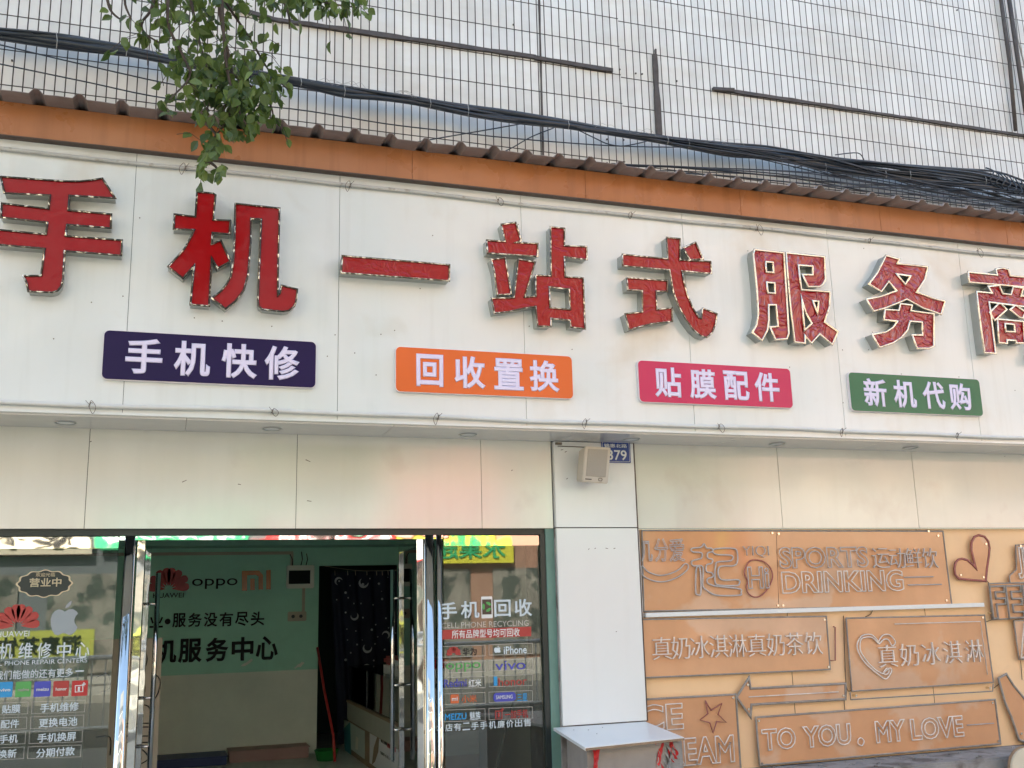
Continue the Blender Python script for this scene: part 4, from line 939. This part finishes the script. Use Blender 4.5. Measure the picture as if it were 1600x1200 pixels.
def chars(t, body, l0, l1, y0, y1, h, m='neon', **kw):
    """a row of characters from (l0,y0) to (l1,y1) (centres), each h px high"""
    n = len(body); ms = []
    for i, ch in enumerate(body):
        f = i/(n-1); cx = l0+(l1-l0)*f; cy_ = y0+(y1-y0)*f; w = h*.42*(1-.10*f)
        ms.append(text_px(ch, cx-w, cy_-h/2, cx+w, cy_+h/2, YA-.016, depth=.012, bold=-.012))
    return link('neon_lettering', join(ms), m, t)
def line(t, pts, r=.005, m='neon', closed=False, nm='neon_tube', Y=None, sm=False):
    Y = Y or YA-.014; q = [aty(x, y, Y) for x, y in pts]
    if sm: q = smooth_pts(q, 6, closed)
    if closed: q = q+[q[0], q[1]]
    return MB().tube(q, r, 6).build(nm, m, t, True)
b1 = board('neon_sign', 'long top neon sign with a big 起 and the words sports drinking', [[(1003, 829), (1473, 830), (1487, 946), (1006, 955)]], bolts=((1206, 833), (1216, 834), (1215, 946), (1223, 946), (1465, 837), (1478, 938), (1450, 830)))
line(b1, [(1199+14, 832), (1217, 953)], .0012, 'edge_dark', nm='sheet_joint', Y=YA-.001)
neon(b1, '几', 1002, 846, 1019, 877, 'neon_grey', tube=.004); neon(b1, '分', 1023, 842, 1044, 877, 'neon_grey', tube=.0032); neon(b1, '爱', 1046, 842, 1069, 877, 'neon_grey', tube=.0030)
line(b1, [(1003, 884), (1012, 893), (1030, 899), (1048, 896), (1062, 889), (1070, 881), (1075, 883), (1074, 890), (1062, 900), (1046, 907), (1030, 909), (1014, 905), (1003, 897)], .005, 'neon_grey', closed=True, sm=True)
# the big outlined character, built from rounded double tubes
for pts in ([(1100,850),(1104,856),(1112,857),(1113,862),(1106,864),(1106,872),(1113,874),(1112,880),(1104,883),(1104,893),(1112,895),(1114,901),(1106,904),(1106,911),(1120,916),(1155,920),(1158,926),(1155,930),(1120,930),(1104,922),(1098,914),(1098,886),(1083,884),(1081,877),(1090,874),(1096,872),(1096,864),(1082,862),(1081,857),(1095,855)],
            [(1116,858),(1146,857),(1152,864),(1152,878),(1146,884),(1124,886),(1126,905),(1153,906),(1155,912),(1150,915),(1122,914),(1117,906),(1118,884),(1122,878),(1142,876),(1143,868),(1118,866)],
            [(1088,889),(1094,890),(1095,926),(1090,929),(1087,924)]):
    line(b1, pts, .006, 'neon_grey', closed=True, sm=True)
neon(b1, 'YIQI', 1161, 853, 1201, 871, 'neon_grey', bold=-.03)
line(b1, [(1182,875),(1194,878),(1204,888),(1207,902),(1200,919),(1190,930),(1180,933),(1170,928),(1166,918),(1168,908),(1163,896),(1166,884),(1173,876)], .005, 'neon_red', closed=True, sm=True)
neon(b1, 'Hi', 1169, 886, 1201, 919, 'neon_grey', tube=.0045)
neon(b1, 'SPORTS', 1218, 855, 1356, 887, 'neon_grey', tube=.0045); neon(b1, 'DRINKING', 1222, 892, 1411, 925, 'neon', tube=.0045)
chars(b1, '运动鲜饮', 1376, 1453, 872, 872, 31, 'neon_grey')
line(b1, [(1413, 902), (1458, 901)], .005, 'neon_grey'); line(b1, [(1419, 914), (1471, 913)], .005, 'neon_grey')
b2 = board('neon_sign', 'wide neon sign under the batten with a row of nine characters', [[(1002, 968), (1291, 963), (1297, 1046), (1006, 1059)]], bolts=((1287.5, 968), (1294, 1042)))
chars(b2, '真奶冰淇淋真奶茶饮', 1034, 1271, 1013, 1005, 35)
line(b2, [(1302, 979), (1305, 980), (1305, 1032), (1296, 1032)], .005, 'neon_red', Y=DW+.03); line(b2, [(1004, 992), (1007, 1040)], .004, 'neon_red')
b3 = board('neon_sign', 'squarish neon sign with a heart and the characters 真奶冰淇淋', [[(1322, 966), (1538, 961), (1552, 1066), (1331, 1080)]], bolts=((1535, 965), (1546, 1075), (1337, 1087)))
line(b3, [(1328, 1081), (1329, 1093), (1551, 1080), (1552, 1068)], .005, 'neon_edge'); line(b3, [(1398, 975), (1532, 971), (1543, 1054)], .004, 'neon'); 
for k in (0, 1):
    e = k*4
    line(b3, [(1373, 1003-0+e*.8), (1362, 992+e), (1348, 993+e), (1340+e, 1004), (1341+e, 1018), (1352+e, 1036-e*.3), (1370, 1052-e), (1384, 1061-e*1.8), (1393-e, 1049), (1390-e, 1044), (1380, 1052-e*.2)], .005, 'neon', sm=True)
line(b3, [(1373, 1003), (1379, 993), (1390, 992), (1399, 1003), (1394, 1009), (1388, 1000), (1381, 999), (1374, 1006)], .005, 'neon', closed=True, sm=True)
chars(b3, '真奶冰淇淋', 1387, 1522, 1025, 1017, 35)
b4 = board('neon_sign', 'long arrow-shaped neon sign pointing left', [[(1151, 1089), (1170, 1059), (1172.5, 1076), (1321, 1068), (1321, 1092.5), (1174, 1101), (1172.5, 1120)]], bolts=((1168, 1070), (1317, 1087), (1169, 1108)), er=.0085)
line(b4, [(1170, 1089), (1310, 1081)], .004, 'neon')
b5 = board('neon_sign', 'lowest long neon sign reading TO YOU MY LOVE', [[(1181, 1121), (1554.5, 1093), (1563, 1162), (1187, 1196)]], bolts=((1185, 1126), (1550, 1098), (1559, 1158), (1190, 1193)), er=.007)
def words(t, s, l, tp, r, b, dy, m='neon'):
    n = len(s); 
    for k, (w, a_, b_) in enumerate(s):
        A_ = l+(r-l)*a_; B_ = l+(r-l)*b_; sh = dy*((a_+b_)/2)
        neon(t, w, A_, tp+sh, B_, b+sh, m, tube=.0045)
words(b5, [('TO', 0, .165), ('YOU', .205, .44), ('MY', .565, .71), ('LOVE', .74, 1.0)], 1191, 1140, 1505, 1173, -22)
line(b5, [(1345,1153),(1350,1158),(1347,1165),(1341,1162),(1341,1156)], .0045, closed=True, sm=True); line(b5, [(1511, 1133), (1553, 1130)], .004, 'neon_grey')
b6 = board('neon_sign', 'neon sign with ICE CREAM and a red star, half behind the shelf', [[(1006, 1093), (1149.5, 1085), (1158, 1214), (1008, 1222)]], bolts=((1145, 1090),), er=.007)
neon(b6, 'ICE', 984, 1101, 1067, 1142, tube=.0045); neon(b6, 'CREAM', 1012, 1153, 1147, 1196, tube=.0045)
line(b6, [(1102,1095),(1111,1110),(1128,1099),(1122,1116),(1135,1129),(1120,1127),(1114,1145),(1109,1129),(1094,1125),(1106,1115)], .005, 'neon_red', closed=True)
hp = [(1245,280),(1290,292),(1320,330),(1330,380),(1325,440),(1310,540),(1300,640),(1200,632),(1090,620),(1062,590),(1056,540),(1065,495),(1085,472),(1115,465),(1155,475),(1190,505),(1222,538),(1205,470),(1188,400),(1188,340),(1210,295)]
b7 = board('neon_heart', 'tilted heart-shaped neon sign near the right edge', [[(1280+x/5, 780+y/5) for x, y in hp]], bolts=((1540, 850), (1500.5, 898.5), (1536, 902)), edge='neon_red', er=.009)
jp = [(1587, 852), (1660, 845), (1665, 912), (1578, 911), (1577, 900), (1588, 890)]
b8 = board('neon_sign', 'neon sign with the letter J at the right edge, above FEEL', [jp], bolts=((1594, 853),)); neon(b8, 'JUST', 1590, 855, 1655, 903, tube=.006)
b9 = board('neon_sign', 'neon sign reading FEEL, cut off at the right edge', [[(1545, 912), (1670, 908), (1675, 962), (1550, 968)]], bolts=((1549, 958),)); neon(b9, 'FEEL', 1549, 915, 1650, 965, 'neon_edge', tube=.008)
b10 = board('neon_sign', 'neon sign with the letter A at the right edge, below FEEL', [[(1584, 970), (1670, 966), (1680, 1030), (1592, 1030)]], bolts=((1597, 1023),)); neon(b10, 'ART', 1592, 974, 1660, 1026, tube=.006)
b11 = board('neon_bottle', 'tilted bottle-shaped neon sign in the lower right corner', [[(1560, 1060), (1572, 1053), (1584, 1072), (1606, 1098), (1640, 1120), (1650, 1160), (1620, 1165), (1592, 1156), (1580, 1120), (1570, 1097)]], bolts=((1595, 1146),), er=.009)
# loose feed wires between the signs
mb = MB()
for pts in ([(1318, 962), (1322, 1068), (1330, 1079)], [(1319, 1092), (1320, 1110)], [(1540, 905), (1546, 912)], [(1551, 968), (1540, 972)], [(1553, 1075), (1562, 1068)], [(1595, 1032), (1597, 1062)], [(1008, 951), (1100, 955), (1180, 951), (1300, 950), (1362, 947)], [(1361, 925), (1363, 955), (1352, 964)], [(1008, 975), (1080, 985), (1130, 968)], [(1012, 985), (1040, 1000)]):
    mb.tube(smooth_pts([aty(x, y, DW+.036) for x, y in pts], 4), .0028, 5)
o = mb.build('feed_wire', 'edge_dark', None, True); tag(o, 'thin dark feed wires strung between the neon signs', 'wire')
# round board at the bottom right corner
rbw = thing('round_board', 'off-white round board with a brown rim in the bottom right corner', 'board', (0, 0, 0))
c = aty(1611, 1207, 6.0); rbw.location = (c.x, 6.0, c.z-.2)
def tilt_disc(r, y0, h): 
    v = Vector((0, -1, .12)).normalized(); return MB().disc(Vector((c.x, y0, c.z)), r, v, h, 48)
tilt_disc(.160, 6.03, .03).build('board', 'cream', rbw, bevel=.004); tilt_disc(.172, 6.035, .016).build('rim', 'wood', rbw, bevel=.003)
MB().box(c.x-.05, c.x+.05, 6.05, 6.09, 0, c.z).build('prop', 'wood', rbw)

# ------------------------------------------------------------------ cables on the tiled wall
random.seed(21)
up = [(-60,40),(0,46),(100,55),(200,75),(260,90),(330,103),(400,113),(470,125),(550,138),(640,152),(700,162),(760,170),(800,176),(880,190),(960,205),(1100,222),(1200,230),(1300,248),(1400,258),(1500,265),(1560,270),(1620,290),(1700,300)]
lo = [(-60,48),(0,58),(100,75),(200,85),(290,102),(400,120),(470,132),(540,148),(620,155),(670,165),(730,180),(800,190),(900,200),(1000,215),(1060,225),(1130,240),(1200,246),(1300,266),(1400,282),(1500,302),(1620,326),(1700,340)]
def interp(P, x):
    for (a, b), (c, d) in zip(P, P[1:]):
        if x <= c: return b+(d-b)*(x-a)/(c-a)
    return P[-1][1]
def cable(pts, r, label, y=6.50, m='cable', name='cable', sm=5, jy=.02):
    q = []; ph = random.uniform(0, 6)
    for i, (px, py) in enumerate(pts): q.append(aty(px, py, y+jy*math.sin(ph+i*.9)))
    o = MB().tube(smooth_pts(q, sm), r, 6).build(name, m, None, True); tag(o, label, 'cable', 'black cables slung across the tiled wall'); return o
def bundle(n, x0, x1, step, U, L, rr, label, y, wob=1.0, m='cable'):
    for k in range(n):
        w0 = (k+.5)/n; ph = random.uniform(0, 6.28); fr = random.uniform(.004, .009); pts = []; x = x0
        while x <= x1:
            w = min(1, max(0, w0+.38*wob*math.sin(ph+x*fr)))
            pts.append((x, interp(U, x)*(1-w)+interp(L, x)*w+random.uniform(-.6, .6))); x += step
        cable(pts, random.uniform(*rr), label, y+random.uniform(-.04, .04), m)
bundle(9, -60, 1700, 55, up, lo, (.009, .014), 'black cable in the thick bundle crossing the whole tiled wall', 6.47)
for w_, r_ in ((.2, .023), (.6, .024), (.95, .020)):
    cable([(x, interp(up, x)*(1-w_-.12*math.sin(x*.011+w_*9))+interp(lo, x)*(w_+.12*math.sin(x*.011+w_*9))) for x in range(-60, 1701, 50)], r_, 'thick black cable within the bundle crossing the whole tiled wall', 6.46)
cable([(x, interp(up, x)-1) for x in range(-60, 1701, 60)], .009, 'uppermost cable of the thick bundle', 6.45)
U2 = [(950, 256), (1100, 262), (1250, 268), (1400, 280), (1500, 290), (1620, 300), (1700, 305)]; L2 = [(950, 264), (1100, 272), (1250, 286), (1400, 306), (1500, 318), (1620, 332), (1700, 340)]
bundle(8, 955, 1700, 45, U2, L2, (.003, .007), 'black cable lying low along the tin roof at the right', 6.40, 1.2)
U3 = [(1040, 216), (1150, 230), (1300, 246), (1400, 258), (1500, 268), (1620, 288), (1700, 300)]; L3_ = [(1040, 222), (1150, 240), (1240, 260), (1300, 275), (1400, 290), (1500, 306), (1620, 325), (1700, 335)]
bundle(13, 1050, 1700, 40, U3, L3_, (.003, .008), 'black cable in the tangle above the right end of the roof', 6.43, 1.6)
for pts, lab in (([(-40,62),(0,70),(100,94),(250,128),(330,142)], 'thin cable sagging below the bundle at the left'), ([(-40,92),(0,100),(130,127),(270,155),(455,170),(600,193),(700,205),(800,216),(960,228),(1080,230)], 'long thin cable below the bundle, left to middle'),
                 ([(650,222),(720,210),(800,196),(830,190)], 'thin cable rising to the right above the tin roof'), ([(780,240),(800,231),(830,214),(865,200)], 'short cable rising steeply into the bundle'),
                 ([(905,204),(930,216),(950,225),(975,228),(1010,221)], 'short cable looping down below the bundle'), ([(1240,262),(1290,254),(1330,258),(1370,270)], 'cable arching above the tangle'),
                 ([(1305,242),(1340,239),(1350,250)], 'small loose cable loop on top of the tangle'), ([(1470,330),(1480,310),(1500,303),(1510,300)], 'cable end bending down onto the tin roof')):
    cable(pts, .0045, lab, 6.44, jy=.008)
for k in range(7):
    px = 1540+k*9; o = MB().tube(smooth_pts([aty(px, 262+k*3, 6.42), aty(px+12, 268+k*6, 6.38), aty(px+8, 285+k*4, 6.40), aty(px+30, 300+k*2, 6.45)], 5), .006, 6).build('cable', 'cable', None, True)
    tag(o, 'knotted cable ends in the upper right corner', 'cable', 'knotted cable ends')
for px in (88, 197, 470, 538, 672, 731, 888, 1043, 1076, 1221, 1290, 1384, 1422, 1540):
    a_, b_ = interp(up, px)-3, interp(lo, px)+3
    if px > 1100: a_ += random.uniform(5, 15); b_ = a_+14
    q = [aty(px, a_, 6.42), aty(px+1.5, (a_+b_)/2, 6.405), aty(px, b_, 6.43)]
    o = MB().tube(q, .0028, 5).build('cable_tie', 'cable_light'); tag(o, 'pale plastic tie round the cable bundle', 'cable tie', 'cable ties round the bundle')
# wispy steel wires
mb = MB()
for k in range(16):
    px = random.choice([random.uniform(500, 640), random.uniform(900, 1400), random.uniform(480, 560)]); py = interp(up, px)
    mb.tube(smooth_pts([aty(px+i*9, py-random.uniform(0, 7) if 0 < i < 4 else py+i*1.2, 6.42) for i in range(5)], 4), .0012, 4)
tag(mb.build('loose_wires', 'cable_light'), 'thin curled wire ends along the top of the bundle', 'wire')

# ------------------------------------------------------------------ tree whose branch hangs into view
tr = thing('street_tree', 'green leafy branch hanging in front of the sign at the upper left', 'tree', (-2.3, 3.9, 0))
random.seed(5)
def jig(pts, j=.02): return [Vector(p)+Vector([random.uniform(-j, j) for _ in range(3)]) for p in pts]
tp = smooth_pts([(-2.3, 3.9, 0), (-2.28, 3.92, 1.2), (-2.15, 3.95, 2.6), (-2.0, 4.0, 4.2), (-1.85, 4.1, 5.6), (-1.8, 4.1, 7.2)], 5)
MB().tube(tp, [.15*(1-i/len(tp)*.6) for i in range(len(tp))], 10).build('trunk', 'bark', tr, True)
lp_ = smooth_pts([(-1.95, 4.02, 4.6), (-1.3, 4.3, 5.3), (-.6, 4.6, 5.55), (.1, 4.9, 5.45), (.7, 5.0, 5.25)], 5)
mb = MB().tube(lp_, [.055*(1-i/len(lp_)*.75) for i in range(len(lp_))], 8)
for q in ([(-1.85, 4.1, 5.6), (-2.6, 3.6, 6.4), (-3.4, 3.2, 6.9)], [(-1.8, 4.1, 6.6), (-1.0, 3.7, 7.3), (-.4, 3.4, 7.6)]):
    s_ = smooth_pts(q, 5); mb.tube(s_, [.05*(1-i/len(s_)*.7) for i in range(len(s_))], 8)
mb.build('limb', 'bark', tr, True)
TW = [[(330,-90,4.9),(345,30,4.9),(358,90,4.95),(366,150,4.9),(350,195,4.9),(325,228,4.9),(322,262,4.9)], [(300,-80,5),(350,0,5),(390,60,5.05),(420,110,5.1),(450,140,5.1)],
      [(270,-70,4.7),(262,30,4.7),(285,85,4.75),(296,120,4.75),(265,155,4.7)], [(345,-60,4.8),(352,90,4.8),(372,170,4.8),(392,205,4.8)], [(380,-100,5),(430,-25,5),(500,2,5),(560,12,5.0)],
      [(250,-60,4.8),(238,10,4.8),(222,35,4.8),(226,52,4.8),(248,66,4.8)], [(285,-70,4.9),(310,60,4.9),(330,130,4.9),(318,190,4.9)], [(330,100,4.95),(385,130,5.0),(420,160,5.0),(428,190,5.0)],
      [(210,-40,4.9),(195,0,4.9),(205,30,4.9)], [(165,-20,4.95),(172,15,4.95),(190,32,4.95)], [(430,-25,5),(450,20,5),(452,45,5)], [(318,190,4.9),(338,212,4.9),(338,240,4.9)], [(322,250,4.9),(338,262,4.9),(343,280,4.9)]]
mb = MB(); tw3 = []
for tw in TW:
    q = smooth_pts([aty(x, y, d) for x, y, d in tw], 5); tw3.append(q)
    mb.tube(q, [.008*(1-.7*i/len(q))+.0014 for i in range(len(q))], 5)
# side twigs
for k in range(70):
    q = random.choice(tw3[:8]); i = random.randrange(2, len(q)-1); p = q[i]; d = Vector((random.uniform(-1, 1), random.uniform(-.6, .6), random.uniform(-1, .3))).normalized()*random.uniform(.08, .2)
    e = [p, p+d*.6+Vector((0, 0, .01)), p+d+Vector((0, 0, -.04))]; tw3.append(smooth_pts(e, 3)); mb.tube(e, .0018, 4)
# joins from the limb to each hanging twig
for tw in TW[:7]+TW[8:10]:
    a_ = aty(tw[0][0], tw[0][1], tw[0][2]); b_ = min(lp_, key=lambda v: (v-a_).length); mb.tube(smooth_pts([b_, b_.lerp(a_, .5)+Vector((0, 0, .05)), a_], 4), .008, 5)
mb.build('twigs', 'bark', tr)
def leafm(mb, p, s, rot=None):
    a = random.uniform(0, 6.28); dn = Vector((math.cos(a)*.6, math.sin(a)*.6, -random.uniform(.3, 1.3))).normalized(); side = dn.cross(Vector((random.uniform(-1, 1), random.uniform(-1, 1), random.uniform(-.5, .5)))).normalized(); nn = side.cross(dn)
    w = s*random.uniform(.34, .44); c = random.uniform(.04, .16)*s
    V = [p, p+dn*s*.22+side*w*.75+nn*c, p+dn*s*.5+side*w+nn*c*1.2, p+dn*s*.8+side*w*.55+nn*c*.6, p+dn*s*1.04-nn*c*.6, p+dn*s*.8-side*w*.55+nn*c*.6, p+dn*s*.5-side*w+nn*c*1.2, p+dn*s*.22-side*w*.75+nn*c, p+dn*s*.5]
    mb.add(V, [(0, 1, 2, 8), (8, 2, 3, 4), (8, 4, 5, 6), (0, 8, 6, 7)])
mb = MB()
CL = [(305,-18,75,26,60),(430,2,75,18,55),(500,8,45,18,26),(560,14,22,22,14),(355,100,55,40,34),(305,112,40,30,44),(365,128,62,34,78),(350,165,58,28,74),(400,165,40,30,42),(425,125,28,26,16),(375,200,34,20,34),(330,228,22,20,20),(300,45,45,30,20),(395,52,40,26,12),(272,160,22,22,12),(320,268,10,14,5),(345,268,8,14,4),(440,125,16,22,8),(275,62,25,35,10),(345,20,60,25,22)]
for cx, cy_, rx, ry, n in CL:
    for k in range(int(n*1.45)):
        a = random.uniform(0, 6.28); r = math.sqrt(random.random()); px, py = cx+rx*r*math.cos(a), cy_+ry*r*math.sin(a)
        leafm(mb, aty(px, py-5, random.gauss(4.92, .14)), random.uniform(.042, .072))
for q in tw3:
    for p in q[1::2]:
        if random.random() < .7: leafm(mb, p+Vector([random.uniform(-.01, .01) for _ in range(3)]), random.uniform(.045, .07))
mb.build('foliage', 'leaf', tr)
mb = MB()
for k in range(3200):      # the crown above the frame
    c_ = random.choice([(-2.6, 3.6, 6.6, 1.2), (-1.2, 3.9, 7.4, 1.1), (-.3, 4.2, 6.9, .9), (-3.2, 3.2, 7.1, 1.0)])
    v = Vector([random.gauss(0, 1) for _ in range(3)]).normalized()*c_[3]*random.random()**.4
    leafm(mb, Vector(c_[:3])+v*Vector((1, 1, .7)) if False else Vector((c_[0]+v.x, c_[1]+v.y, c_[2]+v.z*.7)), random.uniform(.07, .11))
mb.build('crown', 'leaf', tr)

# ------------------------------------------------------------------ across the street (seen as reflections in glass, chrome and panels)
def far_block(label, x0, x1, h, m, y=-16, storeys=4, bay=2.4):
    t = thing('far_building', label, 'building', ((x0+x1)/2, y, 0), 'buildings across the street')
    MB().box(x0, x1, y-8, y, 0, h).build('wall', m, t)
    mb = MB(); fr = MB(); z = 4.6
    while z+1.6 < h:
        x = x0+.6
        while x+1.5 < x1: mb.box(x, x+1.5, y-.02, y+.03, z, z+1.5); fr.box(x-.1, x+1.6, y-.02, y+.09, z-.12, z-.02); x += bay
        z += 3.0
    if mb.v: w = mb.build('windows', 'window_dark', t); fr.build('sills', 'white', t)
    mb = MB(); x = x0+.3
    while x+2.2 < x1: mb.box(x, x+2.2, y-.02, y+.05, .1, 2.6); x += 2.9
    mb.build('shop_openings', 'shop_band', t)
    return t
far_block('cream block of flats across the street', -22, -6, 13, 'cream')
far_block('unseen brown terrace added far left to keep sky out of the post reflections', -70, -22.5, 16, 'brick', bay=4.8)  # out of view; added to hide bright sky from the steel posts
far_block('unseen grey terrace added far right to keep sky out of the reflections', 34.5, 80, 15, 'greyblue', bay=4.8)  # unseen extension of the row, blocks sky at the other end
far_block('tall dark grey block across the street, directly opposite', -6, 6, 21, 'darkgrey')  # unseen; made tall and dark so the left red letters reflect no sky
far_block('brown brick block across the street', 6, 13.5, 16, 'brick')  # unseen; height raised to cover the sky in the middle letters' reflections
far_block('salmon coloured block across the street', 13.5, 34, 17, 'salmon')
for x0, x1, z0, z1, m, y, tx, tm, lab in ((-9, -1.8, 3.1, 4.2, 'cream', -15.9, '茶百味小吃', 'black', 'cream shop sign with black characters across the street'), (-3.6, -1.4, .6, 1.25, 'olive', -12, '润麦茶饮', 'black', 'low yellow banner across the street'),
                                   (-1.6, 2.3, 3.2, 4.3, 'green_sign', -15.9, '大药房', 'white', 'green shop sign across the street'), (2.5, 6.3, 2.9, 3.8, 'red', -15.9, '烟酒', 'white', 'red shop sign across the street'), (2.6, 6.0, 3.95, 5.2, 'mint', -15.9, '美容养生', 'white', 'mint shop sign above the red one across the street'),
                                   (6.4, 9.8, 2.75, 3.5, 'yellow', -15.9, '水果超市', 'green_sign', 'yellow shop sign with green characters across the street'), (6.2, 9.4, 3.6, 5.3, 'pinkish', -15.9, '童装', 'red', 'pink shop sign above the yellow one across the street'), (10.6, 14.2, 3.3, 5.2, 'mint', -15.9, '手机', 'white', 'tall mint shop sign across the street'),
                                   (15, 17.6, 3.0, 4.2, 'red', -15.9, '餐厅', 'yellow', 'red restaurant sign across the street'), (18.5, 26, 3.2, 5.0, 'cream', -15.9, '便利店', 'salmon', 'cream shop sign with faded characters across the street')):
    t = thing('far_shop_sign', lab, 'sign', ((x0+x1)/2, y, z0), 'shop signs across the street')
    MB().box(x0, x1, y, y+.12, z0, z1).build('board', m, t)
    if True:
        me = text_mesh(tx, x0+.25, x1-.25, z0+.12, z1-.12, 0, depth=.03, bold=.02, plane=Matrix(((-1, 0, 0, (x0+x1)), (0, 0, 1, y+.14), (0, 1, 0, 0), (0, 0, 0, 1)))); link('lettering', me, tm, t)
    if y > -13: MB().box(x0+.1, x0+.16, y+.02, y+.08, 0, z0).build('leg', 'strip', t); MB().box(x1-.16, x1-.1, y+.02, y+.08, 0, z0).build('leg', 'strip', t)
rl = thing('street_railing', 'white metal guard railing along the roadway', 'railing', (0, -1.1, 0))
mb = MB(); mb.tube([(-8, -1.1, 1.05), (14, -1.1, 1.05)], .03, 8); mb.tube([(-8, -1.1, .2), (14, -1.1, .2)], .025, 8); mb.build('rails', 'white', rl, True)
mb = MB(); x = -8
while x < 14: mb.tube([(x, -1.1, 0 if round((x+8)/.16) % 12 == 0 else .2), (x, -1.1, 1.05)], .010, 6); x += .16
mb.build('bars', 'white', rl)
random.seed(9)
for x, y, h in ((-6.5, -10.5, 6.5), (3.5, -10.4, 7.0), (12.5, -10.6, 6)):
    t = thing('far_tree', 'bushy street tree on the far pavement', 'tree', (x, y, 0), 'trees on the far pavement')
    MB().tube([(x, y, 0), (x+.1, y, h*.5), (x+.2, y+.1, h*.8)], [.14, .1, .05], 8).build('trunk', 'bark', t, True)
    mb = MB()
    for k in range(1400):
        v = Vector([random.gauss(0, 1) for _ in range(3)]).normalized()*random.random()**.35
        leafm(mb, Vector((x+v.x*1.9, y+v.y*1.7, h*.78+v.z*1.6)), random.uniform(.18, .30))
    mb.build('crown', 'leaf_dark', t)
